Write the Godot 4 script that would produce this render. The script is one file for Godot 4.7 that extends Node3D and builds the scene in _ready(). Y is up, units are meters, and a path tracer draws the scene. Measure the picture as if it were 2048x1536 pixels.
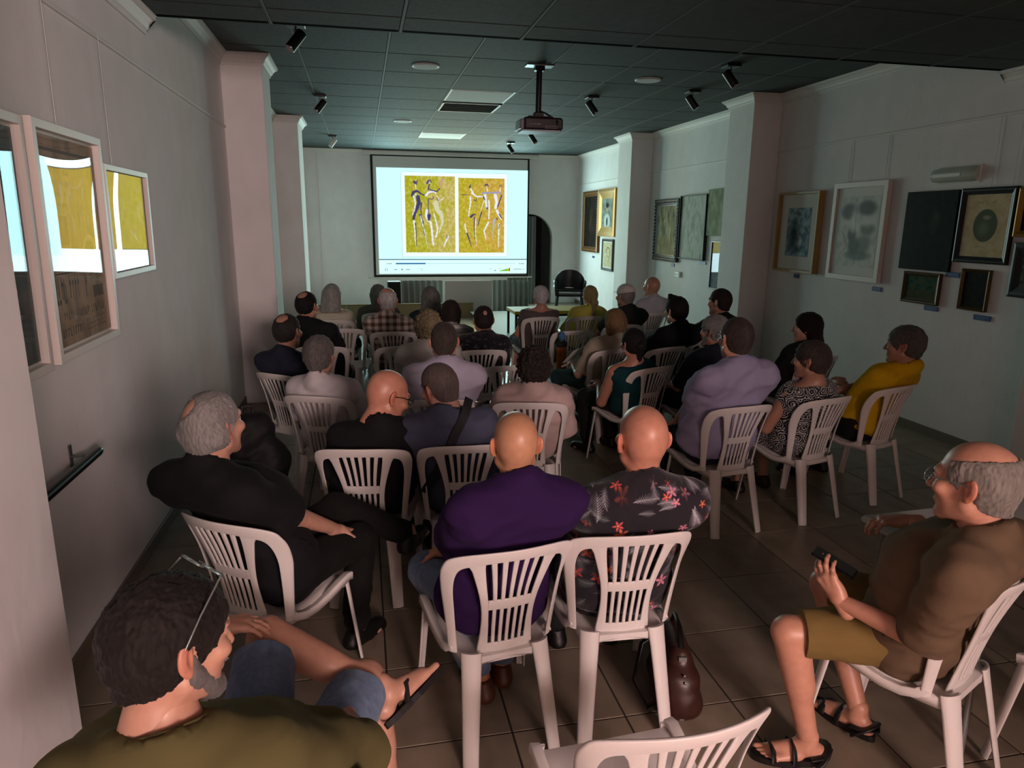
extends Node3D

func _ready() -> void:
	# ---- camera
	var cam := Camera3D.new(); cam.name = "camera"; cam.fov = 57.6689
	cam.transform = Transform3D(Basis(Vector3(0.97843983, 0.00967317, 0.20630543), Vector3(0.03718012, 0.97433357, -0.22201743), Vector3(-0.20315791, 0.22490116, 0.95296712)).orthonormalized(), Vector3(0.0, 1.9, 0.0))
	cam.near = 0.02; cam.far = 60.0
	add_child(cam); cam.current = true
	# ---- surroundings: a closed room, no sky
	var env := Environment.new()
	env.background_mode = Environment.BG_COLOR; env.background_color = Color.BLACK
	env.tonemap_mode = Environment.TONE_MAPPER_LINEAR; env.tonemap_exposure = EXPOSURE
	env.sdfgi_enabled = true; env.ssao_enabled = true; env.ssil_enabled = true
	var we := WorldEnvironment.new(); we.name = "environment"; we.environment = env; add_child(we)
	# ---- light of the projected picture, in the fields of the picture
	var bg := Color8(176, 234, 242); var card := Color8(214, 248, 255)
	for f in [[0.0, 0.18, 0.0, 0.86, bg, 1.3], [0.84, 1.0, 0.0, 0.86, bg, 1.3], [0.18, 0.508, 0.07, 0.795, Color8(186, 172, 58), 0.5], [0.53, 0.84, 0.082, 0.80, Color8(192, 168, 56), 0.5], [0.508, 0.53, 0.07, 0.80, card, 1.2], [0.0, 1.0, 0.86, 1.0, card, 1.2], [0.18, 0.84, 0.0, 0.07, card, 1.2], [0.18, 0.84, 0.80, 0.86, card, 1.2]]:
		var l := AreaLight3D.new(); l.name = "screen_light"
		var w: float = 3.455 * (f[1] - f[0]); var h: float = 2.34 * (f[3] - f[2])
		l.area_size = Vector2(w, h); l.area_normalize_energy = false
		l.light_color = f[4]; l.light_energy = SCREEN * f[5]
		l.area_range = 30.0; l.area_attenuation = 2.0
		l.position = Vector3(0.37 + 3.455 * (f[0] + f[1]) * 0.5, 3.08 - 2.34 * (f[2] + f[3]) * 0.5, -16.40)
		l.rotation.y = PI; l.shadow_enabled = true
		add_child(l, true)
	# ---- the lit lobby behind the camera: a large warm ceiling-to-door glow
	lobby_lamp()
	# ---- structure, then things
	build_room()
	build_screen()
	build_ceiling_things()
	build_stage()
	build_pictures()
	build_wall_things()
	chair0 = make_chair(mat("chair_white", Color(0.86, 0.84, 0.82), 0.42))
	build_people()
	build_spare_chairs()

const EXPOSURE := 1.0
const SCREEN := 4.2
const LOBBY := 19.0

func lobby_lamp() -> void:
	var at := Vector3(1.70, 2.25, 4.35)
	var t := thing("lobby_lamp", "glowing warm lamp panel on the lobby wall behind the camera", "lamp", at)
	var m := mat("lamp_glow", Color(1, 0.85, 0.80), 0.6)
	m.emission_enabled = true; m.emission = Color(1.0, 0.875, 0.86); m.emission_energy_multiplier = 0.8
	var b := MB.new(); b.box(Vector3(0, 0, 0.03), Vector3(1.7, 1.1, 0.02), 0.004); part("glowing_panel", b, m, t)
	b = MB.new(); b.box(Vector3(0, 0, 0.055), Vector3(1.76, 1.16, 0.03), 0.004); part("frame", b, mat("lamp_frame", Color(0.7, 0.68, 0.66), 0.5), t)
	var l := AreaLight3D.new(); l.name = "lobby_light"; l.area_size = Vector2(1.7, 1.1); l.area_normalize_energy = false
	l.light_color = Color(1.0, 0.875, 0.86); l.light_energy = LOBBY; l.area_range = 30.0; l.area_attenuation = 2.0
	l.shadow_enabled = true
	add_child(l); l.position = at + Vector3(0, 0, 0.012)

func build_spare_chairs() -> void:
	place_chair(0.655, -1.455, 3, "empty white chair at the bottom edge, nearest the camera")
	place_chair(2.06, -6.99, 6, "empty white chair with an orange bag on its backrest")
	place_chair(1.05, -5.36, 3, "empty white chair with the bright floor showing through its slots")
	place_chair(0.28, -6.35, 8, "empty white chair before the plaid shirt man")
	place_chair(-0.20, -7.46, -6, "empty white chair beside the man in black by the left pier")
	place_chair(2.48, -1.62, 20, "white chair cut off by the right edge")

# ---------------------------------------------------------------- mesh helpers
class MB:
	var v := PackedVector3Array()
	var n := PackedVector3Array()
	var c := PackedColorArray()
	var uv := PackedVector2Array()
	var ix := PackedInt32Array()

	func vert(p: Vector3, nn: Vector3, t := Vector2.ZERO, col := Color.WHITE) -> int:
		v.append(p); n.append(nn); uv.append(t); c.append(col)
		return v.size() - 1

	func tri(a: int, b: int, d: int) -> void:
		# front faces run clockwise: flip when the corners run the other way round their normals
		var g := (v[b] - v[a]).cross(v[d] - v[a])
		if g.dot(n[a] + n[b] + n[d]) > 0.0:
			ix.append(a); ix.append(d); ix.append(b)
		else:
			ix.append(a); ix.append(b); ix.append(d)

	func quad(p0: Vector3, p1: Vector3, p2: Vector3, p3: Vector3, nn: Vector3, t0 := Vector2(0, 1), t1 := Vector2(1, 1), t2 := Vector2(1, 0), t3 := Vector2(0, 0)) -> void:
		var a := vert(p0, nn, t0); var b := vert(p1, nn, t1); var d := vert(p2, nn, t2); var e := vert(p3, nn, t3)
		tri(a, b, d); tri(a, d, e)

	func box(ctr: Vector3, size: Vector3, bev := 0.0, bas := Basis()) -> void:
		var h := size * 0.5
		if bev <= 0.0:
			for ax in 3:
				for s in [-1.0, 1.0]:
					var nn := Vector3.ZERO; nn[ax] = s
					var e1 := (ax + 1) % 3; var e2 := (ax + 2) % 3
					var q := []
					for k in [[-1, -1], [1, -1], [1, 1], [-1, 1]]:
						var p := Vector3.ZERO
						p[ax] = s * h[ax]; p[e1] = k[0] * h[e1]; p[e2] = k[1] * h[e2]
						q.append(ctr + bas * p)
					quad(q[0], q[1], q[2], q[3], bas * nn)
			return
		bev = minf(bev, minf(h.x, minf(h.y, h.z)) * 0.98)
		for ax in 3:
			var e1 := (ax + 1) % 3; var e2 := (ax + 2) % 3
			for s in [-1.0, 1.0]:
				var nn := Vector3.ZERO; nn[ax] = s
				var q := []
				for k in [[-1, -1], [1, -1], [1, 1], [-1, 1]]:
					var p := Vector3.ZERO
					p[ax] = s * h[ax]; p[e1] = k[0] * (h[e1] - bev); p[e2] = k[1] * (h[e2] - bev)
					q.append(ctr + bas * p)
				quad(q[0], q[1], q[2], q[3], bas * nn)
			for s1 in [-1.0, 1.0]:
				for s2 in [-1.0, 1.0]:
					var nn := Vector3.ZERO; nn[e1] = s1; nn[e2] = s2; nn = nn.normalized()
					var q := []
					for k in [[-1, 0], [1, 0], [1, 1], [-1, 1]]:
						var p := Vector3.ZERO
						p[ax] = k[0] * (h[ax] - bev)
						p[e1] = s1 * (h[e1] - (0.0 if k[1] == 0 else bev)); p[e2] = s2 * (h[e2] - (bev if k[1] == 0 else 0.0))
						q.append(ctr + bas * p)
					quad(q[0], q[1], q[2], q[3], bas * nn)
		for sx in [-1.0, 1.0]:
			for sy in [-1.0, 1.0]:
				for sz in [-1.0, 1.0]:
					var sg := Vector3(sx, sy, sz)
					var nn := bas * sg.normalized()
					var a := vert(ctr + bas * (sg * (h - Vector3(0, bev, bev))), nn)
					var b := vert(ctr + bas * (sg * (h - Vector3(bev, 0, bev))), nn)
					var d := vert(ctr + bas * (sg * (h - Vector3(bev, bev, 0))), nn)
					tri(a, b, d)

	# rings of points joined into one smooth skin; normals weighted by area
	func loft(rows: Array, ring := true, caps := true) -> void:
		var base := v.size()
		var m: int = rows[0].size()
		for r in rows.size():
			for k in m:
				vert(rows[r][k], Vector3.ZERO, Vector2(float(k) / m, float(r) / maxf(1.0, rows.size() - 1)))
		var acc := PackedVector3Array(); acc.resize(rows.size() * m)
		var faces := PackedInt32Array()
		for r in rows.size() - 1:
			for k in (m if ring else m - 1):
				var k2 := (k + 1) % m
				var a := r * m + k; var b := r * m + k2; var d := (r + 1) * m + k2; var e := (r + 1) * m + k
				for t in [[a, b, d], [a, d, e]]:
					var g: Vector3 = (v[base + t[1]] - v[base + t[0]]).cross(v[base + t[2]] - v[base + t[0]])
					for q in 3: acc[t[q]] += g
					faces.append(t[0]); faces.append(t[1]); faces.append(t[2])
		var s := 1.0
		if ring:
			var cen := Vector3.ZERO
			var mid: int = rows.size() / 2
			for k in m: cen += rows[mid][k] / m
			var tot := 0.0
			for k in m: tot += acc[mid * m + k].dot(rows[mid][k] - cen)
			s = 1.0 if tot >= 0.0 else -1.0
		for k in acc.size(): n[base + k] = acc[k].normalized() * s
		for f in range(0, faces.size(), 3):
			if s > 0.0:
				ix.append(base + faces[f]); ix.append(base + faces[f + 2]); ix.append(base + faces[f + 1])
			else:
				ix.append(base + faces[f]); ix.append(base + faces[f + 1]); ix.append(base + faces[f + 2])
		if ring and caps:
			for end in [0, rows.size() - 1]:
				var cen := Vector3.ZERO
				for k in m: cen += rows[end][k] / m
				var inner := Vector3.ZERO
				var o: int = 1 if end == 0 else rows.size() - 2
				for k in m: inner += rows[o][k] / m
				var nn := (cen - inner).normalized()
				var ci := vert(cen, nn)
				var first := v.size()
				for k in m: vert(rows[end][k], nn)
				for k in m: tri(ci, first + k, first + (k + 1) % m)

	func tube(pts: Array, radii, sides := 10, caps := true, flat := 1.0) -> void:
		var rows := []
		var up := Vector3.UP
		var last_x := Vector3.ZERO
		for i in pts.size():
			var d: Vector3 = (pts[mini(i + 1, pts.size() - 1)] - pts[maxi(i - 1, 0)]).normalized()
			var x := last_x - d * last_x.dot(d)
			if x.length() < 0.01:
				x = d.cross(up if absf(d.y) < 0.95 else Vector3.RIGHT)
			x = x.normalized(); last_x = x
			var y := d.cross(x).normalized()
			var rr: float = radii[i] if radii is Array else radii
			var ring := PackedVector3Array()
			for k in sides:
				var a := TAU * k / sides
				ring.append(pts[i] + x * cos(a) * rr + y * sin(a) * rr * flat)
			rows.append(ring)
		loft(rows, true, caps)

	func ell(ctr: Vector3, rad: Vector3, seg := 12, bas := Basis()) -> void:
		var rows := []
		var half := maxi(4, seg / 2)
		for i in half + 1:
			var a := PI * (0.002 + 0.996 * i / half)
			var ring := PackedVector3Array()
			for k in seg:
				var b := TAU * k / seg
				ring.append(ctr + bas * (Vector3(sin(a) * cos(b), cos(a), sin(a) * sin(b)) * rad))
			rows.append(ring)
		loft(rows, true, false)

	# a flat outline in the xy plane of XF, pushed DEPTH along its +z
	func prism(poly: PackedVector2Array, xf: Transform3D, depth: float) -> void:
		var tris := Geometry2D.triangulate_polygon(poly)
		for side in 2:
			var nn := xf.basis * Vector3(0, 0, 1.0 if side == 1 else -1.0)
			var b := v.size()
			for p in poly: vert(xf * Vector3(p.x, p.y, depth * side), nn.normalized(), p)
			for t in range(0, tris.size(), 3): tri(b + tris[t], b + tris[t + 1], b + tris[t + 2])
		var ccw := 0.0
		for i in poly.size():
			var p := poly[i]; var q := poly[(i + 1) % poly.size()]
			ccw += p.x * q.y - q.x * p.y
		for i in poly.size():
			var p := poly[i]; var q := poly[(i + 1) % poly.size()]
			var d := (q - p).normalized() * (1.0 if ccw > 0 else -1.0)
			quad(xf * Vector3(p.x, p.y, 0), xf * Vector3(q.x, q.y, 0), xf * Vector3(q.x, q.y, depth), xf * Vector3(p.x, p.y, depth), (xf.basis * Vector3(d.y, -d.x, 0)).normalized())

	func add(o: MB, xf: Transform3D) -> void:
		var b := v.size()
		var nb := xf.basis.inverse().transposed()
		var flip := xf.basis.determinant() < 0.0
		for i in o.v.size():
			v.append(xf * o.v[i]); n.append((nb * o.n[i]).normalized())
		uv.append_array(o.uv); c.append_array(o.c)
		for i in range(0, o.ix.size(), 3):
			ix.append(b + o.ix[i]); ix.append(b + o.ix[i + (2 if flip else 1)]); ix.append(b + o.ix[i + (1 if flip else 2)])

	func smooth() -> void:
		n.fill(Vector3.ZERO)
		for i in range(0, ix.size(), 3):
			var a := ix[i]; var b := ix[i + 1]; var d := ix[i + 2]
			var g := (v[d] - v[a]).cross(v[b] - v[a])
			n[a] += g; n[b] += g; n[d] += g
		for i in n.size(): n[i] = n[i].normalized()

	func mesh(m: Material) -> ArrayMesh:
		var a := []
		a.resize(Mesh.ARRAY_MAX)
		a[Mesh.ARRAY_VERTEX] = v; a[Mesh.ARRAY_NORMAL] = n; a[Mesh.ARRAY_INDEX] = ix
		a[Mesh.ARRAY_TEX_UV] = uv; a[Mesh.ARRAY_COLOR] = c
		var r := ArrayMesh.new()
		r.add_surface_from_arrays(Mesh.PRIMITIVE_TRIANGLES, a)
		r.surface_set_material(0, m)
		return r

# ---------------------------------------------------------------- rounded forms: a field of joined capsules and ellipsoids, meshed as surface nets
class Pr:
	var kind := 0          # 0 capsule, 1 ellipsoid, 2 half space
	var a: Vector3
	var b: Vector3
	var ra := 0.0
	var rb := 0.0
	var k := 0.02
	var cut := false
	var inv := Basis()

static func cap(a: Vector3, b: Vector3, ra: float, rb: float, k := 0.03) -> Pr:
	var p := Pr.new(); p.a = a; p.b = b; p.ra = ra; p.rb = rb; p.k = k
	return p

static func ellip(ctr: Vector3, rad: Vector3, k := 0.02, bas := Basis()) -> Pr:
	var p := Pr.new(); p.kind = 1; p.a = ctr; p.b = rad; p.k = k; p.inv = bas.inverse()
	return p

static func cutter(p: Pr) -> Pr:
	p.cut = true
	return p

static func half(point: Vector3, nrm: Vector3, k := 0.004) -> Pr:   # keeps what lies behind the plane
	var p := Pr.new(); p.kind = 2; p.a = nrm.normalized(); p.ra = p.a.dot(point); p.k = k
	return p

static func nets(pr: Array, cell: float) -> MB:
	var lo := Vector3(1e9, 1e9, 1e9)
	var hi := -lo
	for p: Pr in pr:
		if p.cut or p.kind == 2: continue
		var e0: Vector3; var e1: Vector3
		if p.kind == 0:
			var r := Vector3.ONE * maxf(p.ra, p.rb)
			e0 = p.a.min(p.b) - r; e1 = p.a.max(p.b) + r
		else:
			var r := Vector3.ONE * maxf(p.b.x, maxf(p.b.y, p.b.z))
			if p.inv.is_equal_approx(Basis()): r = p.b
			e0 = p.a - r; e1 = p.a + r
		lo = lo.min(e0); hi = hi.max(e1)
	lo -= Vector3.ONE * (cell * 2.5); hi += Vector3.ONE * (cell * 2.5)
	var nx := int((hi.x - lo.x) / cell) + 2
	var ny := int((hi.y - lo.y) / cell) + 2
	var nz := int((hi.z - lo.z) / cell) + 2
	var f := PackedFloat32Array(); f.resize(nx * ny * nz); f.fill(1.0)
	for p: Pr in pr:
		var m := p.k + cell * 2.0
		var e0 := lo; var e1 := hi
		if p.kind == 0:
			var r := Vector3.ONE * (maxf(p.ra, p.rb) + m)
			e0 = p.a.min(p.b) - r; e1 = p.a.max(p.b) + r
		elif p.kind == 1:
			var big := maxf(p.b.x, maxf(p.b.y, p.b.z))
			var r := (p.b if p.inv.is_equal_approx(Basis()) else Vector3.ONE * big) + Vector3.ONE * m
			e0 = p.a - r; e1 = p.a + r
		var x0 := maxi(0, int((e0.x - lo.x) / cell)); var x1 := mini(nx - 1, int((e1.x - lo.x) / cell) + 1)
		var y0 := maxi(0, int((e0.y - lo.y) / cell)); var y1 := mini(ny - 1, int((e1.y - lo.y) / cell) + 1)
		var z0 := maxi(0, int((e0.z - lo.z) / cell)); var z1 := mini(nz - 1, int((e1.z - lo.z) / cell) + 1)
		var ab := p.b - p.a
		var l2 := maxf(ab.length_squared(), 1e-9)
		var k := maxf(p.k, 1e-4)
		var k4 := 0.25 / k
		var a := p.a; var ra := p.ra; var dr := p.rb - p.ra; var rad := p.b; var inv := p.inv
		var irad := Vector3(1.0 / rad.x, 1.0 / rad.y, 1.0 / rad.z) if p.kind == 1 else Vector3.ONE
		var turned := not inv.is_equal_approx(Basis())
		var kind := p.kind; var cutting := p.cut
		for z in range(z0, z1 + 1):
			for y in range(y0, y1 + 1):
				var i := (z * ny + y) * nx + x0
				var q := Vector3(lo.x + x0 * cell, lo.y + y * cell, lo.z + z * cell)
				for x in range(x0, x1 + 1):
					var d: float
					if kind == 0:
						var t := clampf((q - a).dot(ab) / l2, 0.0, 1.0)
						d = q.distance_to(a + ab * t) - ra - dr * t
					elif kind == 1:
						var w := q - a
						if turned: w = inv * w
						var u := w * irad
						var k0 := u.length()
						var k1 := (u * irad).length()
						d = k0 * (k0 - 1.0) / maxf(k1, 1e-6)
					else:
						d = q.dot(a) - ra
					var cur := f[i]
					if cutting or kind == 2:
						if cutting: d = -d
						var h := k - absf(cur - d)
						f[i] = maxf(cur, d) + (h * h * k4 if h > 0.0 else 0.0)
					else:
						var h := k - absf(cur - d)
						f[i] = minf(cur, d) - (h * h * k4 if h > 0.0 else 0.0)
					i += 1
					q.x += cell
	var out := MB.new()
	var sx := 1; var sy := nx; var sz := nx * ny
	var corner := PackedInt32Array([0, sx, sy, sx + sy, sz, sz + sx, sz + sy, sz + sx + sy])
	var at := PackedInt32Array(); at.resize(f.size()); at.fill(-1)
	var edges := PackedInt32Array([0, 1, 2, 3, 4, 5, 6, 7, 0, 2, 1, 3, 4, 6, 5, 7, 0, 4, 1, 5, 2, 6, 3, 7])
	var cv := PackedFloat32Array(); cv.resize(8)
	for z in range(1, nz - 1):
		for y in range(1, ny - 1):
			var i := (z * ny + y) * nx + 1
			for x in range(1, nx - 1):
				var s := f[i] < 0.0
				for ax in 3:
					var st := sx if ax == 0 else (sy if ax == 1 else sz)
					if (f[i + st] < 0.0) == s: continue
					var o1 := sy if ax == 0 else (sz if ax == 1 else sx)
					var o2 := sz if ax == 0 else (sx if ax == 1 else sy)
					var id := PackedInt32Array([0, 0, 0, 0])
					for w in 4:
						var ce := i
						if w == 1 or w == 2: ce -= o1
						if w >= 2: ce -= o2
						if at[ce] < 0:
							var cx := ce % nx; var cy := (ce / nx) % ny; var cz := ce / sz
							for g in 8: cv[g] = f[ce + corner[g]]
							var sum := Vector3.ZERO
							var cnt := 0
							for e in 12:
								var g0 := edges[e * 2]; var g1 := edges[e * 2 + 1]
								var f0 := cv[g0]; var f1 := cv[g1]
								if (f0 < 0.0) == (f1 < 0.0): continue
								var t := f0 / (f0 - f1)
								sum += Vector3((g0 & 1) + ((g1 & 1) - (g0 & 1)) * t, ((g0 >> 1) & 1) + (((g1 >> 1) & 1) - ((g0 >> 1) & 1)) * t, (g0 >> 2) + ((g1 >> 2) - (g0 >> 2)) * t)
								cnt += 1
							sum /= maxf(cnt, 1)
							var gr := Vector3(cv[1] + cv[3] + cv[5] + cv[7] - cv[0] - cv[2] - cv[4] - cv[6], cv[2] + cv[3] + cv[6] + cv[7] - cv[0] - cv[1] - cv[4] - cv[5], cv[4] + cv[5] + cv[6] + cv[7] - cv[0] - cv[1] - cv[2] - cv[3])
							at[ce] = out.vert(lo + (Vector3(cx, cy, cz) + sum) * cell, gr.normalized())
						id[w] = at[ce]
					if s:
						out.ix.append_array(PackedInt32Array([id[0], id[2], id[1], id[0], id[3], id[2]]))
					else:
						out.ix.append_array(PackedInt32Array([id[0], id[1], id[2], id[0], id[2], id[3]]))
				i += 1
	return out

# ---------------------------------------------------------------- materials and naming
var mats := {}
var used := {}
var rng := RandomNumberGenerator.new()

func mat(key: String, col: Color, rough := 0.7, metal := 0.0, spec := 0.5) -> StandardMaterial3D:
	if mats.has(key): return mats[key]
	var m := StandardMaterial3D.new()
	m.resource_name = key; m.albedo_color = col; m.roughness = rough; m.metallic = metal; m.metallic_specular = spec
	mats[key] = m
	return m

func noise_tex(seed_: int, freq: float, ramp: Array, size := 256, octaves := 4, stretch := Vector2.ONE) -> ImageTexture:
	var fn := FastNoiseLite.new(); fn.seed = seed_; fn.frequency = freq; fn.fractal_octaves = octaves; fn.noise_type = FastNoiseLite.TYPE_SIMPLEX_SMOOTH
	var im := Image.create(size, size, false, Image.FORMAT_RGB8)
	for y in size:
		for x in size:
			# wrap on a torus so that the tile repeats without a seam
			var a := TAU * x / size; var b := TAU * y / size
			var r := size / TAU
			var t := clampf(0.5 + 0.8 * (fn.get_noise_3d(cos(a) * r * stretch.x, sin(a) * r * stretch.x, cos(b) * r * stretch.y) * 0.5 + fn.get_noise_3d(sin(b) * r * stretch.y, cos(a) * r * stretch.x, sin(a) * r * stretch.x + 91.0) * 0.5), 0.0, 1.0)
			im.set_pixel(x, y, (ramp[0] as Color).lerp(ramp[1], t))
	return ImageTexture.create_from_image(im)

func tri_tex(m: StandardMaterial3D, t: Texture2D, per_metre: float, world := false) -> void:
	m.albedo_texture = t; m.albedo_color = Color.WHITE
	m.uv1_triplanar = true; m.uv1_world_triplanar = world; m.uv1_scale = Vector3.ONE * per_metre; m.uv1_triplanar_sharpness = 4.0

func bump(m: StandardMaterial3D, t: Texture2D, cm: float) -> void:
	m.heightmap_enabled = true; m.heightmap_texture = t; m.heightmap_scale = cm

func numbered(called: String) -> String:
	used[called] = used.get(called, -1) + 1
	return called if used[called] == 0 else "%s_%03d" % [called, used[called]]

func thing(called: String, label: String, category: String, at := Vector3.ZERO, turn := 0.0, group := "") -> Node3D:
	var o := Node3D.new(); o.name = numbered(called); add_child(o)
	o.position = at; o.rotation.y = turn
	o.set_meta("label", label); o.set_meta("category", category)
	if group: o.set_meta("group", group)
	return o

func part(called: String, b: MB, m: Material, parent: Node3D, label := "") -> MeshInstance3D:
	return part_mesh(called, b.mesh(m), parent, label)

func part_mesh(called: String, me: Mesh, parent: Node3D, label := "") -> MeshInstance3D:
	var o := MeshInstance3D.new(); o.name = called; o.mesh = me
	parent.add_child(o, true)
	if label: o.set_meta("label", label)
	return o

func single(called: String, b: MB, m: Material, label: String, category: String, at := Vector3.ZERO, turn := 0.0, group := "") -> MeshInstance3D:
	var o := MeshInstance3D.new(); o.name = numbered(called); o.mesh = b.mesh(m); add_child(o)
	o.position = at; o.rotation.y = turn
	o.set_meta("label", label); o.set_meta("category", category)
	if group: o.set_meta("group", group)
	return o

func struct(called: String, b: MB, m: Material, label := "") -> MeshInstance3D:
	var o := MeshInstance3D.new(); o.name = numbered(called); o.mesh = b.mesh(m); add_child(o)
	o.set_meta("kind", "structure")
	if label: o.set_meta("label", label)
	return o

# ---------------------------------------------------------------- the white stacking chair
static func back_at(u: float, v: float, w := 0.0) -> Vector3:
	var e := maxf(0.0, absf(u) - 0.165)
	return Vector3(u, 0.412 + v * 0.985, 0.165 + 0.16 * v + 0.30 * v * v - 1.25 * u * u - 7.0 * e * e * clampf((0.40 - v) / 0.15, 0.15, 1.0) + w)

# a flat band on the curved backrest, between two edge lines of (u, v) points
static func band(b: MB, left: Array, right: Array, t := 0.011, bev := 0.003) -> void:
	var rows := []
	for i in left.size():
		var l: Vector2 = left[i]; var r: Vector2 = right[i]
		var d := (r - l)
		var e := d.normalized() * minf(bev, d.length() * 0.3)
		rows.append(PackedVector3Array([
			back_at(l.x + e.x, l.y + e.y, t * 0.5), back_at(l.x, l.y, t * 0.5 - bev), back_at(l.x, l.y, -t * 0.5 + bev), back_at(l.x + e.x, l.y + e.y, -t * 0.5),
			back_at(l.x + d.x * 0.5, l.y + d.y * 0.5, -t * 0.5), back_at(r.x - e.x, r.y - e.y, -t * 0.5), back_at(r.x, r.y, -t * 0.5 + bev), back_at(r.x, r.y, t * 0.5 - bev), back_at(r.x - e.x, r.y - e.y, t * 0.5), back_at(l.x + d.x * 0.5, l.y + d.y * 0.5, t * 0.5)]))
	b.loft(rows, true, true)

static func resample(p: Array, nn: int) -> Array:
	var c := Curve2D.new()
	for i in p.size():
		var a: Vector2 = p[maxi(i - 1, 0)]; var z: Vector2 = p[mini(i + 1, p.size() - 1)]
		var t := (z - a) / 6.0
		c.add_point(p[i], -t, t)
	c.bake_interval = 0.004
	var out := []
	for i in nn: out.append(c.sample_baked(c.get_baked_length() * i / (nn - 1), true))
	return out

# a half-round shell standing between two points: the legs
static func shell_leg(b: MB, top: Vector3, foot: Vector3, out_top: Vector3, w0: float, w1: float) -> void:
	var rows := []
	for i in 7:
		var t := i / 6.0
		var p := top.lerp(foot, t)
		var d := (foot - top).normalized()
		var o := (out_top - d * out_top.dot(d)).normalized()
		var s := d.cross(o).normalized()
		var w := lerpf(w0, w1, pow(t, 0.8)) * 0.5
		var ring := PackedVector3Array()
		for k in 9:
			var a := PI * (k / 8.0) * 0.94 + PI * 0.03
			ring.append(p + s * cos(a) * w + o * sin(a) * w * 0.62)
		for k in 9:
			var a := PI * ((8 - k) / 8.0) * 0.94 + PI * 0.03
			ring.append(p + s * cos(a) * (w - 0.006) + o * (sin(a) * (w - 0.006) * 0.62 - 0.002))
		rows.append(ring)
	b.loft(rows, true, true)

var chair0: Node3D

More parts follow.
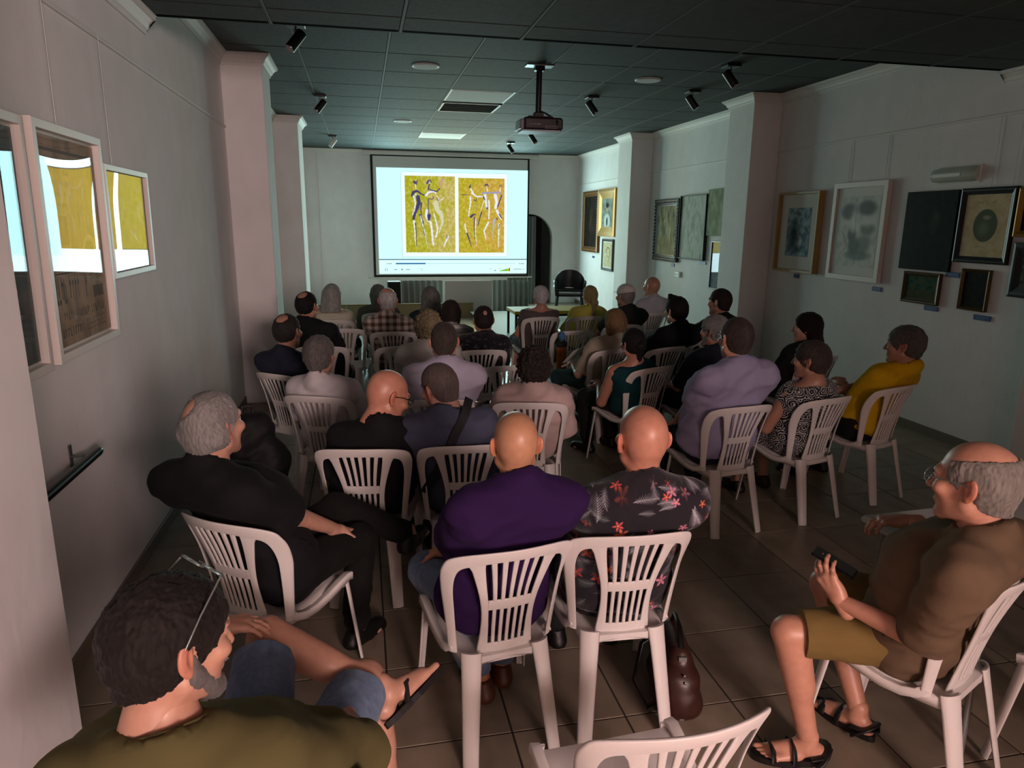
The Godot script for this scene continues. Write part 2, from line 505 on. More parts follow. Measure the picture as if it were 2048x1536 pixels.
func make_chair(white: Material) -> Node3D:
	var t := thing("plastic_chair", "x", "chair")
	var b := MB.new()
	# outer rails and top of the backrest in one sweep
	var outer := [Vector2(0.196, -0.012), Vector2(0.203, 0.06), Vector2(0.210, 0.12), Vector2(0.219, 0.19), Vector2(0.230, 0.27), Vector2(0.237, 0.33), Vector2(0.236, 0.37), Vector2(0.224, 0.402), Vector2(0.195, 0.420), Vector2(0.15, 0.432), Vector2(0.08, 0.440), Vector2(0.0, 0.442)]
	var inner := [Vector2(0.170, -0.012), Vector2(0.176, 0.06), Vector2(0.182, 0.12), Vector2(0.189, 0.19), Vector2(0.196, 0.26), Vector2(0.197, 0.31), Vector2(0.192, 0.345), Vector2(0.182, 0.364), Vector2(0.166, 0.374), Vector2(0.135, 0.381), Vector2(0.08, 0.392), Vector2(0.0, 0.395)]
	var o2 := []; var i2 := []
	for i in outer.size():
		o2.append(Vector2(-outer[i].x, outer[i].y)); i2.append(Vector2(-inner[i].x, inner[i].y))
	for i in range(outer.size() - 2, -1, -1):
		o2.append(outer[i]); i2.append(inner[i])
	# finer steps along the sweep
	var so := []; var si := []
	for i in o2.size() - 1:
		for k in 3:
			so.append((o2[i] as Vector2).cubic_interpolate(o2[i + 1], o2[maxi(i - 1, 0)], o2[mini(i + 2, o2.size() - 1)], k / 3.0))
			si.append((i2[i] as Vector2).cubic_interpolate(i2[i + 1], i2[maxi(i - 1, 0)], i2[mini(i + 2, i2.size() - 1)], k / 3.0))
	so.append(o2[-1]); si.append(i2[-1])
	band(b, so, si, 0.014, 0.004)
	part("backrest", b, white, t)
	# side ribs of the fan-shaped splat
	var ro := resample([Vector2(0.160, 0.383), Vector2(0.146, 0.36), Vector2(0.130, 0.31), Vector2(0.113, 0.25), Vector2(0.101, 0.19), Vector2(0.096, 0.13), Vector2(0.098, 0.06), Vector2(0.104, 0.0), Vector2(0.106, -0.04)], 16)
	var ri := resample([Vector2(0.105, 0.398), Vector2(0.103, 0.37), Vector2(0.094, 0.31), Vector2(0.084, 0.25), Vector2(0.0765, 0.2), Vector2(0.073, 0.15), Vector2(0.070, 0.10), Vector2(0.068, 0.03), Vector2(0.066, -0.04)], 16)
	for s in [-1.0, 1.0]:
		b = MB.new()
		var l := []; var r := []
		for i in ro.size():
			l.append(Vector2(ro[i].x * s, ro[i].y)); r.append(Vector2(ri[i].x * s, ri[i].y))
		band(b, l, r, 0.011)
		part("splat_rib", b, white, t)
	b = MB.new()
	band(b, [Vector2(-0.078, 0.221), Vector2(0, 0.222), Vector2(0.078, 0.221)], [Vector2(-0.076, 0.176), Vector2(0, 0.175), Vector2(0.076, 0.176)], 0.010)
	part("cross_band", b, white, t)
	b = MB.new()
	band(b, [Vector2(-0.072, 0.026), Vector2(0, 0.026), Vector2(0.072, 0.026)], [Vector2(-0.104, -0.045), Vector2(0, -0.05), Vector2(0.104, -0.045)], 0.011)
	part("splat_foot", b, white, t)
	for i in 5:
		var q := (i - 2) / 5.5
		for up in [true, false]:
			b = MB.new()
			var l := []; var r := []
			for k in 6:
				var f := k / 5.0
				var v: float = lerpf(0.218, 0.396, f) if up else lerpf(0.022, 0.178, f)
				var hw: float = lerpf(0.0765, 0.106, pow(f, 1.3)) if up else lerpf(0.068, 0.0735, f)
				var sw: float = hw / 11.0 * 1.02
				l.append(Vector2(hw * q * 2.0 - sw, v)); r.append(Vector2(hw * q * 2.0 + sw, v))
			band(b, l, r, 0.009, 0.0025)
			part("slat", b, white, t)
	# dished seat
	b = MB.new()
	var rows := []
	for i in 11:
		var f := i / 10.0
		var z := lerpf(0.185, -0.215, f)
		var w := lerpf(0.150, 0.208, pow(f, 0.7))
		var y := 0.402 + 0.034 * f * f
		if i == 10: y -= 0.012
		var ring := PackedVector3Array()
		for k in 9:
			var x := lerpf(-w, w, k / 8.0)
			ring.append(Vector3(x, y - 0.014 * (1.0 - pow(absf(x / w), 3.0)) * sin(PI * clampf(f, 0.05, 0.95)), z))
		for k in 9:
			var x := lerpf(w, -w, k / 8.0)
			ring.append(Vector3(x * 0.985, y - 0.03 - (0.012 if absf(x / w) > 0.85 else 0.0), z))
		rows.append(ring)
	b.loft(rows, true, true)
	part("seat", b, white, t)
	# side rims: down from the back rail, a dip, then up to the front leg
	for s in [-1.0, 1.0]:
		b = MB.new()
		rows = []
		var pts := [Vector3(0.183, 0.430, 0.118), Vector3(0.187, 0.408, 0.095), Vector3(0.190, 0.392, 0.05), Vector3(0.196, 0.392, -0.01), Vector3(0.204, 0.408, -0.08), Vector3(0.211, 0.430, -0.15), Vector3(0.213, 0.440, -0.198), Vector3(0.212, 0.434, -0.222)]
		for i in pts.size():
			var p: Vector3 = pts[i]; p.x *= s
			var d: Vector3 = (pts[mini(i + 1, pts.size() - 1)] - pts[maxi(i - 1, 0)]); d.x *= s
			d = d.normalized()
			var x := Vector3(s, 0.15, 0); x = (x - d * x.dot(d)).normalized()
			var y := x.cross(d).normalized()
			if y.y < 0 : y = -y
			var hw := 0.017 if i > 0 else 0.009; var hh := 0.012
			rows.append(PackedVector3Array([p + x * hw + y * (hh - 0.004), p + x * (hw - 0.004) + y * hh, p - x * (hw - 0.004) + y * hh, p - x * hw + y * (hh - 0.004), p - x * hw - y * hh, p + x * hw - y * hh * 1.6]))
		b.loft(rows, true, true)
		part("side_rim", b, white, t)
	for s in [-1.0, 1.0]:
		b = MB.new()
		shell_leg(b, Vector3(0.128 * s, 0.415, 0.168), Vector3(0.160 * s, 0.0, 0.262), Vector3(s * 0.45, 0, 1), 0.078, 0.058)
		part("leg", b, white, t)
		b = MB.new()
		shell_leg(b, Vector3(0.200 * s, 0.438, -0.196), Vector3(0.222 * s, 0.0, -0.262), Vector3(s * 0.8, 0, -0.75), 0.058, 0.044)
		part("leg", b, white, t)
	return t

# a copy of the chair: X and Z of the middle of its seat, turned so that its sitter looks along TURN degrees left of the screen wall
func place_chair(x: float, z: float, turn: float, label: String, group := "white plastic chairs of the audience") -> Node3D:
	var c: Node3D
	if chair0.get_meta("label") == "x":
		c = chair0
	else:
		c = chair0.duplicate(); c.name = numbered("plastic_chair"); add_child(c)
	c.position = Vector3(x, 0.0, z); c.rotation.y = deg_to_rad(turn)
	c.set_meta("label", label); c.set_meta("group", group)
	return c

# ---------------------------------------------------------------- people
# head frame: origin between the ears, y up, the face looks along -z
var head_cache := {}
var hair_cache := {}
var hand_cache := {}

func head_mb(cell: float) -> MB:
	var key := "%.4f" % cell
	if head_cache.has(key): return head_cache[key]
	var p := []
	p.append(ellip(Vector3(0, 0.040, 0.012), Vector3(0.0755, 0.082, 0.097), 0.02))
	p.append(ellip(Vector3(0, 0.000, 0.040), Vector3(0.066, 0.070, 0.062), 0.03))
	p.append(ellip(Vector3(0, -0.030, -0.042), Vector3(0.060, 0.082, 0.056), 0.03))
	for s in [-1.0, 1.0]:
		p.append(cap(Vector3(0.050 * s, -0.055, 0.000), Vector3(0.016 * s, -0.098, -0.070), 0.024, 0.019, 0.022))
		p.append(ellip(Vector3(0.045 * s, -0.018, -0.072), Vector3(0.022, 0.018, 0.020), 0.02))
	p.append(ellip(Vector3(0, -0.104, -0.076), Vector3(0.019, 0.016, 0.018), 0.02))
	p.append(cap(Vector3(-0.034, 0.028, -0.086), Vector3(0.034, 0.028, -0.086), 0.011, 0.011, 0.02))
	p.append(cap(Vector3(0, -0.05, 0.012), Vector3(0, -0.160, 0.040), 0.053, 0.056, 0.03))          # neck
	for s in [-1.0, 1.0]:
		p.append(cutter(ellip(Vector3(0.031 * s, 0.008, -0.103), Vector3(0.017, 0.012, 0.013), 0.012)))
		p.append(ellip(Vector3(0.031 * s, 0.008, -0.083), Vector3(0.0125, 0.0115, 0.012), 0.002))
	p.append(cap(Vector3(0, 0.012, -0.096), Vector3(0, -0.028, -0.114), 0.008, 0.012, 0.012))
	for s in [-1.0, 1.0]:
		p.append(ellip(Vector3(0.011 * s, -0.031, -0.104), Vector3(0.008, 0.007, 0.009), 0.006))
	p.append(cap(Vector3(-0.017, -0.063, -0.0925), Vector3(0.017, -0.063, -0.0925), 0.0045, 0.0045, 0.008))
	p.append(cap(Vector3(-0.014, -0.071, -0.0915), Vector3(0.014, -0.071, -0.0915), 0.0050, 0.0050, 0.006))
	for s in [-1.0, 1.0]:                                                                       # ears
		var bas := Basis(Vector3.UP, 0.50 * s) * Basis(Vector3.RIGHT, 0.18)
		p.append(ellip(Vector3(0.0835 * s, 0.002, 0.016), Vector3(0.0085, 0.033, 0.0205), 0.008, bas))
		p.append(ellip(Vector3(0.0795 * s, -0.026, 0.008), Vector3(0.0075, 0.012, 0.0095), 0.008, bas))
		p.append(cutter(ellip(Vector3(0.0900 * s, 0.004, 0.006), Vector3(0.0075, 0.020, 0.011), 0.004, bas)))
	p.append(half(Vector3(0, -0.150, 0.0), Vector3(0, -1, 0)))
	var m := nets(p, cell)
	# what each corner shows: r lips, g eye (1 white, 0.5 iris), b brow, a redness of ears
	for i in m.v.size():
		var q := m.v[i]
		var lip := 1.0 if q.z < -0.088 and absf(q.x) < 0.021 and q.y < -0.058 and q.y > -0.077 else 0.0
		var e := Vector2(absf(q.x) - 0.031, q.y - 0.008)
		var eye := 0.0
		if q.z < -0.085 and e.length() < 0.011 and absf(e.y) < 0.0055: eye = 0.5 if e.length() < 0.0055 else 1.0
		var brow := 1.0 if q.z < -0.075 and absf(q.y - 0.030) < 0.005 and absf(q.x) > 0.012 and absf(q.x) < 0.048 else 0.0
		m.c[i] = Color(lip, eye, brow, 1.0 if absf(q.x) > 0.078 and q.y > -0.04 else 0.0)
	head_cache[key] = m
	return m

# hair as a shell on the same head; STYLE says where it grows
func hair_mb(style: String, cell: float, seed_ := 1) -> MB:
	var key := style + "%.4f_%d" % [cell, seed_]
	if hair_cache.has(key): return hair_cache[key]
	var p := []
	var t := 0.010
	var rough := 0.0022
	var freq := 150.0
	var face := cutter(ellip(Vector3(0, -0.050, -0.112), Vector3(0.083, 0.105, 0.085), 0.008))
	var ears := [cutter(ellip(Vector3(0.088, -0.012, 0.000), Vector3(0.03, 0.034, 0.030), 0.006)), cutter(ellip(Vector3(-0.088, -0.012, 0.000), Vector3(0.03, 0.034, 0.030), 0.006))]
	var nape := half(Vector3(0, -0.062, 0.05), Vector3(0, -1, -0.28), 0.006)
	match style:
		"buzz":
			t = 0.0025; rough = 0.0008
		"thin": t = 0.006
		"crown": t = 0.006
		"full", "full_up": t = 0.016
		"curly": t = 0.026; rough = 0.011; freq = 42.0
		"bob": t = 0.018; rough = 0.003
		"long", "pony", "bun", "long_dark": t = 0.014; rough = 0.002
		"fringe", "wispy": t = 0.007; rough = 0.002
	p.append(ellip(Vector3(0, 0.040, 0.012), Vector3(0.0755 + t * 0.9, 0.082 + t, 0.097 + t), 0.02))
	p.append(ellip(Vector3(0, 0.000, 0.040), Vector3(0.066 + t, 0.070 + t * 0.6, 0.062 + t), 0.03))
	if style in ["full", "full_up", "thin", "fringe", "wispy", "buzz"]:
		p.append(cap(Vector3(0, -0.03, 0.035), Vector3(0, -0.085, 0.045), 0.055 + t * 0.5, 0.05 + t * 0.3, 0.02))
	if style == "wispy":
		for s in [-1.0, 1.0]:
			p.append(ellip(Vector3(0.062 * s, -0.010, 0.040), Vector3(0.040, 0.052, 0.060), 0.02))
		p.append(ellip(Vector3(0, -0.030, 0.070), Vector3(0.070, 0.052, 0.045), 0.02))
	if style == "full_up":
		p.append(ellip(Vector3(0.0, 0.105, -0.055), Vector3(0.055, 0.035, 0.045), 0.02))
		p.append(ellip(Vector3(-0.02, 0.135, -0.07), Vector3(0.020, 0.018, 0.022), 0.01))
	if style == "curly":
		p.append(ellip(Vector3(0, 0.000, 0.035), Vector3(0.098, 0.085, 0.090), 0.03))
		p.append(cap(Vector3(0, -0.04, 0.045), Vector3(0, -0.105, 0.055), 0.070, 0.045, 0.03))
	if style == "bob":
		p.append(cap(Vector3(-0.03, 0.0, 0.04), Vector3(-0.03, -0.07, 0.04), 0.068, 0.060, 0.03))
		p.append(cap(Vector3(0.03, 0.0, 0.04), Vector3(0.03, -0.07, 0.04), 0.068, 0.060, 0.03))
	if style in ["long", "long_dark"]:
		var bottom := -0.20 if style == "long" else -0.24
		for s in [-1.0, 0.0, 1.0]:
			p.append(cap(Vector3(0.045 * s, 0.02, 0.045), Vector3(0.070 * s, bottom, 0.112), 0.058, 0.046, 0.03))
		p.append(half(Vector3(0, bottom + 0.02, 0), Vector3(0, -1, 0.1), 0.01))
	if style == "pony":
		p.append(ellip(Vector3(0, 0.045, 0.118), Vector3(0.024, 0.024, 0.026), 0.015))
		p.append(cap(Vector3(0, 0.040, 0.130), Vector3(0.004, -0.06, 0.150), 0.026, 0.040, 0.02))
		p.append(cap(Vector3(0.004, -0.06, 0.150), Vector3(0.012, -0.22, 0.120), 0.040, 0.020, 0.02))
	if style == "bun":
		p.append(ellip(Vector3(0, 0.005, 0.125), Vector3(0.042, 0.040, 0.030), 0.012))
		p.append(cap(Vector3(0, 0.0, 0.115), Vector3(0.0, -0.12, 0.100), 0.028, 0.018, 0.02))
	if style == "fringe":
		if style == "fringe": p.append(cutter(ellip(Vector3(0, 0.125, -0.020), Vector3(0.082, 0.078, 0.125), 0.012)))
	if style == "fringe": p.append(cutter(ellip(Vector3(0, 0.06, -0.095), Vector3(0.10, 0.09, 0.055), 0.008)))
	if style == "wispy":
		p.append(cutter(ellip(Vector3(-0.028, 0.088, 0.078), Vector3(0.036, 0.034, 0.036), 0.02)))
	if style == "crown":
		p.append(cutter(ellip(Vector3(0, 0.118, 0.072), Vector3(0.036, 0.034, 0.042), 0.03)))
	if style == "spot":
		p.append(cutter(ellip(Vector3(0, 0.085, 0.105), Vector3(0.020, 0.026, 0.026), 0.010)))
	p.append(face)
	if style in ["full", "full_up", "buzz", "thin", "fringe", "crown", "spot", "pony", "bun", "wispy"]: p.append_array(ears)
	if style in ["full", "full_up", "buzz", "thin", "crown", "spot", "fringe", "wispy"]: p.append(nape)
	if style in ["crown", "spot"]: p.append(half(Vector3(0, -0.075, 0.05), Vector3(0, -1, -0.2), 0.006))
	if style in ["long", "long_dark", "bob", "curly"]:
		p.append(cutter(cap(Vector3(0, -0.05, -0.13), Vector3(0, -0.3, -0.09), 0.075, 0.085, 0.01)))
	var m := nets(p, cell)
	var fn := FastNoiseLite.new(); fn.seed = seed_; fn.frequency = 1.0; fn.fractal_octaves = 2
	for i in m.v.size():
		var q := m.v[i]
		var w: Vector3
		if style == "curly": w = q * freq
		else: w = Vector3(q.x * freq, q.y * freq * 0.16, q.z * freq * 0.7)
		m.v[i] = q + m.n[i] * (fn.get_noise_3dv(w) * rough * 1.6 + fn.get_noise_3dv(q * 26.0 + Vector3.ONE * 9.0) * t * 0.28)
		var sh := 1.0 + fn.get_noise_3dv(Vector3(q.x * 160.0, q.y * 26.0, q.z * 160.0) + Vector3.ONE * 40.0) * 0.5
		m.c[i] = Color(sh, sh, sh)
	m.smooth()
	hair_cache[key] = m
	return m

# a right hand hanging along -y from the wrist, palm towards -z; CURL 0 flat .. 1 fist
func hand_mb(curl: float, spread: float, cell: float) -> MB:
	var key := "%.2f_%.2f_%.4f" % [curl, spread, cell]
	if hand_cache.has(key): return hand_cache[key]
	var p := []
	p.append(cap(Vector3(0, 0.05, 0), Vector3(0, 0.0, 0), 0.027, 0.025, 0.02))
	p.append(cap(Vector3(-0.012, -0.005, 0), Vector3(-0.026, -0.075, 0), 0.017, 0.0125, 0.016))
	p.append(cap(Vector3(0.0, -0.005, 0), Vector3(0.000, -0.082, 0.001), 0.017, 0.0135, 0.016))
	p.append(cap(Vector3(0.012, -0.005, 0), Vector3(0.026, -0.078, 0), 0.018, 0.013, 0.016))
	p.append(ellip(Vector3(-0.020, -0.030, -0.008), Vector3(0.014, 0.030, 0.013), 0.01))
	var roots := [Vector3(0.030, -0.076, 0), Vector3(0.010, -0.084, 0), Vector3(-0.010, -0.081, 0), Vector3(-0.028, -0.071, 0)]
	var lens := [0.074, 0.083, 0.077, 0.060]
	for f in 4:
		var at: Vector3 = roots[f]
		var side: float = spread * (1.5 - f) * 0.11
		var ang := 0.15 + curl * 0.9
		var d := Vector3(sin(side), -cos(ang) , -sin(ang)).normalized()
		var r := 0.0092 if f < 3 else 0.0078
		for s in 3:
			var l: float = lens[f] * [0.45, 0.31, 0.24][s]
			var to := at + d * l
			p.append(cap(at, to, r, r * 0.9, 0.005 if s else 0.009))
			at = to; r *= 0.9
			ang += 0.12 + curl * (1.25 if s == 0 else 0.8)
			d = Vector3(sin(side), -cos(ang), -sin(ang)).normalized()
	var th := Vector3(0.024, -0.020, -0.006)
	var td := Vector3(0.75, -0.55, -0.35 - curl * 0.3).normalized()
	p.append(cap(th, th + td * 0.042, 0.0135, 0.0105, 0.012))
	var t2 := (td + Vector3(-0.15, -0.6, -0.2 - curl * 0.5)).normalized()
	p.append(cap(th + td * 0.042, th + td * 0.042 + t2 * 0.030, 0.0105, 0.0095, 0.004))
	p.append(cap(th + td * 0.042 + t2 * 0.030, th + td * 0.042 + t2 * 0.054, 0.0095, 0.0078, 0.004))
	var m := nets(p, cell)
	m.c.fill(Color(0, 0, 0, 0))
	hand_cache[key] = m
	return m

func foot_mb(cell: float) -> MB:      # a right foot: ankle at the origin, toes along -z, sole at y = -0.075
	var key := "foot%.4f" % cell
	if hand_cache.has(key): return hand_cache[key]
	var p := []
	p.append(cap(Vector3(0, 0.018, 0.0), Vector3(0, -0.01, 0.0), 0.035, 0.034, 0.02))
	p.append(ellip(Vector3(0, -0.045, 0.035), Vector3(0.030, 0.032, 0.034), 0.02))
	p.append(cap(Vector3(0, -0.025, -0.01), Vector3(-0.008, -0.052, -0.125), 0.034, 0.022, 0.025))
	p.append(cap(Vector3(0.018, -0.055, -0.04), Vector3(0.030, -0.060, -0.115), 0.020, 0.015, 0.02))
	p.append(cap(Vector3(-0.02, -0.058, -0.04), Vector3(-0.026, -0.060, -0.125), 0.018, 0.016, 0.02))
	var tx := [-0.031, -0.010, 0.007, 0.022, 0.036]
	for i in 5:
		var r := 0.0125 if i == 0 else 0.0092 - i * 0.0004
		p.append(cap(Vector3(tx[i] * 0.95, -0.060, -0.125 + i * 0.006), Vector3(tx[i], -0.065, -0.172 + i * i * 0.0027), r, r, 0.006))
	p.append(half(Vector3(0, -0.075, 0), Vector3(0, -1, 0), 0.004))
	var m := nets(p, cell)
	m.c.fill(Color(0, 0, 0, 0))
	hand_cache[key] = m
	return m

static func two_bone(a: Vector3, c: Vector3, l1: float, l2: float, pole: Vector3) -> Vector3:
	var d := c - a
	var l := clampf(d.length(), 0.05, (l1 + l2) * 0.999)
	var x := (l1 * l1 - l2 * l2 + l * l) / (2.0 * l)
	var h := sqrt(maxf(0.0, l1 * l1 - x * x))
	var dn := d.normalized()
	return a + dn * x + (pole - dn * pole.dot(dn)).normalized() * h

func skin_paint(m: MB, skin: Color, hair: Color, seed_: int, stubble := 0.0) -> void:
	var fn := FastNoiseLite.new(); fn.seed = seed_; fn.frequency = 28.0; fn.fractal_octaves = 3
	var lip := skin * Color(0.85, 0.66, 0.64)
	for i in m.c.size():
		var k := m.c[i]
		var t := fn.get_noise_3dv(m.v[i]) * 0.10
		var s := Color(skin.r * (1.0 + t), skin.g * (1.0 + t * 1.4), skin.b * (1.0 + t * 1.4))
		if k.a > 0.5: s = s * Color(1.05, 0.82, 0.80)
		if k.r > 0.5: s = lip
		if k.b > 0.5: s = hair.lerp(skin, 0.3)
		if k.g > 0.75: s = Color(0.42, 0.40, 0.38)
		elif k.g > 0.25: s = Color(0.05, 0.035, 0.025)
		m.c[i] = Color(s.r, s.g, s.b, 1.0)

# wrinkles of cloth: real ripples of a few millimetres
static func ripple(m: MB, seed_: int, amp: float, freq := 14.0) -> void:
	var fn := FastNoiseLite.new(); fn.seed = seed_; fn.frequency = 1.0; fn.fractal_octaves = 2; fn.fractal_gain = 0.35
	for i in m.v.size():
		var q := m.v[i]
		var w := Vector3(q.x * freq * 0.55 + q.y * freq * 0.35, q.y * freq - q.x * freq * 0.3, q.z * freq * 0.55)
		var t := fn.get_noise_3dv(w)
		m.v[i] = q + m.n[i] * (t * 1.7 + 0.75 - absf(fn.get_noise_3dv(w * 0.7 + Vector3.ONE * 31.0)) * 1.2) * amp
	m.smooth()

var shoe_cache := {}
func shoe_mb(cell: float) -> MB:
	var key := "%.4f" % cell
	if shoe_cache.has(key): return shoe_cache[key]
	var p := []
	p.append(cap(Vector3(0, -0.015, 0.012), Vector3(0, -0.045, 0.02), 0.042, 0.042, 0.02))
	p.append(cap(Vector3(0, -0.035, -0.02), Vector3(-0.004, -0.052, -0.14), 0.042, 0.034, 0.02))
	p.append(cap(Vector3(0, -0.060, 0.035), Vector3(0, -0.064, -0.05), 0.040, 0.040, 0.02))
	p.append(cap(Vector3(0, -0.062, -0.06), Vector3(0.0, -0.064, -0.155), 0.042, 0.034, 0.02))
	p.append(half(Vector3(0, 0.012, 0), Vector3(0, 1, 0.1), 0.004))
	p.append(half(Vector3(0, -0.080, 0), Vector3(0, -1, 0), 0.004))
	shoe_cache[key] = nets(p, cell)
	return shoe_cache[key]

# One seated person. D holds, in metres of the person's own frame (x right, the sitter looks along -z, y up from the floor):
# pos, turn: the seat's place; head: middle of the head; hy, hp, hr: turn, nod and tilt of the head in degrees, from the body's turn.
func person(d: Dictionary) -> Node3D:
	var t := thing("person", d.label, "person", Vector3(d.pos.x, 0.0, d.pos.y), deg_to_rad(d.turn), "people of the audience")
	var cell: float = d.get("cell", 0.016)
	var fine: float = d.get("fine", 0.007)
	var sd: int = d.get("seed", hash(d.label) % 1000)
	var g: float = d.get("girth", 1.0)
	var sw: float = d.get("shoulder", 0.185)
	var hs: float = d.get("hs", 1.0)
	var skin: Color = d.get("skin", Color(0.45, 0.24, 0.17))
	var haircol: Color = d.get("hair_col", Color(0.05, 0.04, 0.035))
	var H: Vector3 = d.head
	var hb := Basis.from_euler(Vector3(deg_to_rad(d.get("hp", 0.0)), deg_to_rad(d.get("hy", 0.0)), deg_to_rad(d.get("hr", 0.0))))
	var hx := Transform3D(hb.scaled(Vector3.ONE * hs), H)
	var seat := 0.405
	var hip: Vector3 = d.get("hip", Vector3(0, seat + 0.112 * g, 0.005))
	# neck base follows the head, the torso fills what lies between
	var nb: Vector3 = d.get("neck", H + Vector3(0, -0.158 * hs, 0.045).lerp(hb * Vector3(0, -0.158 * hs, 0.045), 0.45))
	var tw := Basis(Vector3.UP, deg_to_rad(d.get("twist", 0.0)))
	var rx: Vector3 = tw * Vector3.RIGHT
	rx = (rx + Vector3(0, d.get("slope", 0.0), 0)).normalized()
	var sc := nb + Vector3(0, -0.050, 0.012)
	if not d.get("free", false) and sc.y < 0.90: sc.z = minf(sc.z, lerpf(0.045, 0.12, clampf((sc.y - 0.79) / 0.11, 0.0, 1.0)))
	var up := (nb - hip).normalized()
	var bk := tw * Vector3(0, 0, 1)
	var waist: Vector3 = hip.lerp(nb, 0.36) + bk * d.get("hunch", 0.02)
	var chest: Vector3 = hip.lerp(nb, 0.70) + bk * (d.get("hunch", 0.02) + 0.012)
	if not d.get("free", false):
		# the back rests on the chair's backrest, not in it
		var thick: float = d.get("loose", 0.012) + 0.032
		hip.z = minf(hip.z, 0.170 - 0.118 * g - thick)
		waist.z = minf(waist.z, 0.200 - 0.112 * g - thick)
		chest.z = minf(chest.z, 0.240 - 0.112 * g - thick)
	var sl := sc - rx * sw; var sr := sc + rx * sw
	var hipl := hip - Vector3(0.085, 0, 0) * g; var hipr := hip + Vector3(0.085, 0, 0) * g
	var kl: Vector3 = d.get("kl", Vector3(-0.13, 0.47, hip.z - 0.43)); var kr: Vector3 = d.get("kr", Vector3(0.13, 0.47, hip.z - 0.43))
	var al: Vector3 = d.get("al", Vector3(kl.x, 0.085, kl.z + 0.05)); var ar: Vector3 = d.get("ar", Vector3(kr.x, 0.085, kr.z + 0.05))
	var wl: Vector3 = d.get("wl", Vector3(-0.12, 0.60, hip.z - 0.27)); var wr: Vector3 = d.get("wr", Vector3(0.12, 0.60, hip.z - 0.27))
	var el: Vector3 = d.get("el", two_bone(sl, wl, 0.285, 0.255, Vector3(-0.5, -0.6, 0.5))); var er: Vector3 = d.get("er", two_bone(sr, wr, 0.285, 0.255, Vector3(0.5, -0.6, 0.5)))
	# ---- body
	var torso := func(grow: float) -> Array:
		var q := []
		q.append(cap(hip - Vector3(0.065, 0, 0) * g, hip + Vector3(0.065, 0, 0) * g, 0.118 * g + grow, 0.118 * g + grow, 0.05))
		q.append(cap(waist - rx * 0.060 * g, waist + rx * 0.060 * g, 0.108 * g + grow, 0.108 * g + grow, 0.08))
		if g > 1.08: q.append(ellip(waist - bk * 0.07, Vector3(0.15, 0.13, 0.12) * g + Vector3.ONE * grow, 0.05))
		q.append(cap(chest - rx * 0.082 * g, chest + rx * 0.082 * g, 0.108 * g + grow, 0.108 * g + grow, 0.07))
		q.append(cap(hip.lerp(waist, 0.5) - rx * 0.05, hip.lerp(waist, 0.5) + rx * 0.05, 0.108 * g + grow, 0.108 * g + grow, 0.06))
		q.append(cap(waist.lerp(chest, 0.5) - rx * 0.065, waist.lerp(chest, 0.5) + rx * 0.065, 0.107 * g + grow, 0.107 * g + grow, 0.06))
		q.append(cap(sl + rx * 0.035 - up * 0.015, sr - rx * 0.035 - up * 0.015, 0.062 + grow, 0.062 + grow, 0.07))
		q.append(cap(nb + up * 0.030, sl + rx * 0.055, 0.050 + grow * 0.7, 0.050 + grow, 0.06))
		q.append(cap(nb + up * 0.030, sr - rx * 0.055, 0.050 + grow * 0.7, 0.050 + grow, 0.06))
		return q
	var pr: Array = torso.call(-0.010 if d.get("shirt") else 0.0)
	pr.append(cap(nb - up * 0.03, H + hb * (Vector3(0, -0.09, 0.018) * hs), 0.058, 0.054 * hs, 0.04))
	var arm := 0.043 * lerpf(1.0, g, 0.6)
	for s in [[sl, el, wl], [sr, er, wr]]:
		pr.append(cap(s[0], s[1], arm + 0.008, arm - 0.003, 0.03))
		pr.append(cap(s[1], s[2], arm - 0.003, 0.026, 0.015))
	var lg: float = d.get("leg", 1.0)
	for s in [[hipl, kl, al], [hipr, kr, ar]]:
		pr.append(cap(s[0], s[1], 0.082 * g * lg, 0.056 * lg, 0.03))
		pr.append(cap(s[1], s[2], 0.054 * lg, 0.035, 0.02))
		var cf: Vector3 = (s[1] as Vector3).lerp(s[2], 0.30)
		var sd_: Vector3 = (s[2] - s[1]).normalized()
		var back: Vector3 = d.get("calf", Vector3(0, 0, 1)); back = (back - sd_ * back.dot(sd_)).normalized()
		pr.append(cap(cf + back * 0.012 - sd_ * 0.06, cf + back * 0.012 + sd_ * 0.08, 0.052 * lg, 0.044 * lg, 0.03))
	var body := nets(pr, cell)
	body.c.fill(Color(0, 0, 0, 0))
	body.add(head_mb(fine), hx)
	# hands
	var hand_cell: float = d.get("hand_cell", 0.006)
	for s in 2:
		var w: Vector3 = wl if s == 0 else wr
		var e: Vector3 = el if s == 0 else er
		var hd: Dictionary = d.get("hand_l" if s == 0 else "hand_r", {})
		var dir: Vector3 = hd.get("dir", ((w - e).normalized() + Vector3(0, 0.0, -0.35)).normalized())
		var palm: Vector3 = hd.get("palm", Vector3(0, -1, 0))
		var y := -dir
		var z := -(palm - dir * palm.dot(dir)).normalized()
		var x := y.cross(z)
		var bas := Basis(x, y, z)
		if s == 1: bas = Basis(-x, y, z)
		# the modelled hand has its thumb on +x with the palm along -z; mirrored for the other side
		body.add(hand_mb(hd.get("curl", 0.25), hd.get("spread", 0.5), hand_cell), Transform3D(bas, w + dir * 0.012))
	# feet
	var barefoot: bool = d.get("barefoot", false)
	var fdir := [d.get("fl", Vector3(-0.15, 0, -1)), d.get("fr", Vector3(0.15, 0, -1))]
	var fup := [d.get("ful", Vector3.UP), d.get("fur", Vector3.UP)]
	var fx := []
	for s in 2:
		var z: Vector3 = -(fdir[s] as Vector3).normalized()
		var y: Vector3 = fup[s]; y = (y - z * y.dot(z)).normalized()
		var x := y.cross(z)
		var bas := Basis(x if s == 1 else -x, y, z)
		fx.append(Transform3D(bas, al if s == 0 else ar))
		body.add(foot_mb(0.006 if barefoot else 0.012), fx[s])
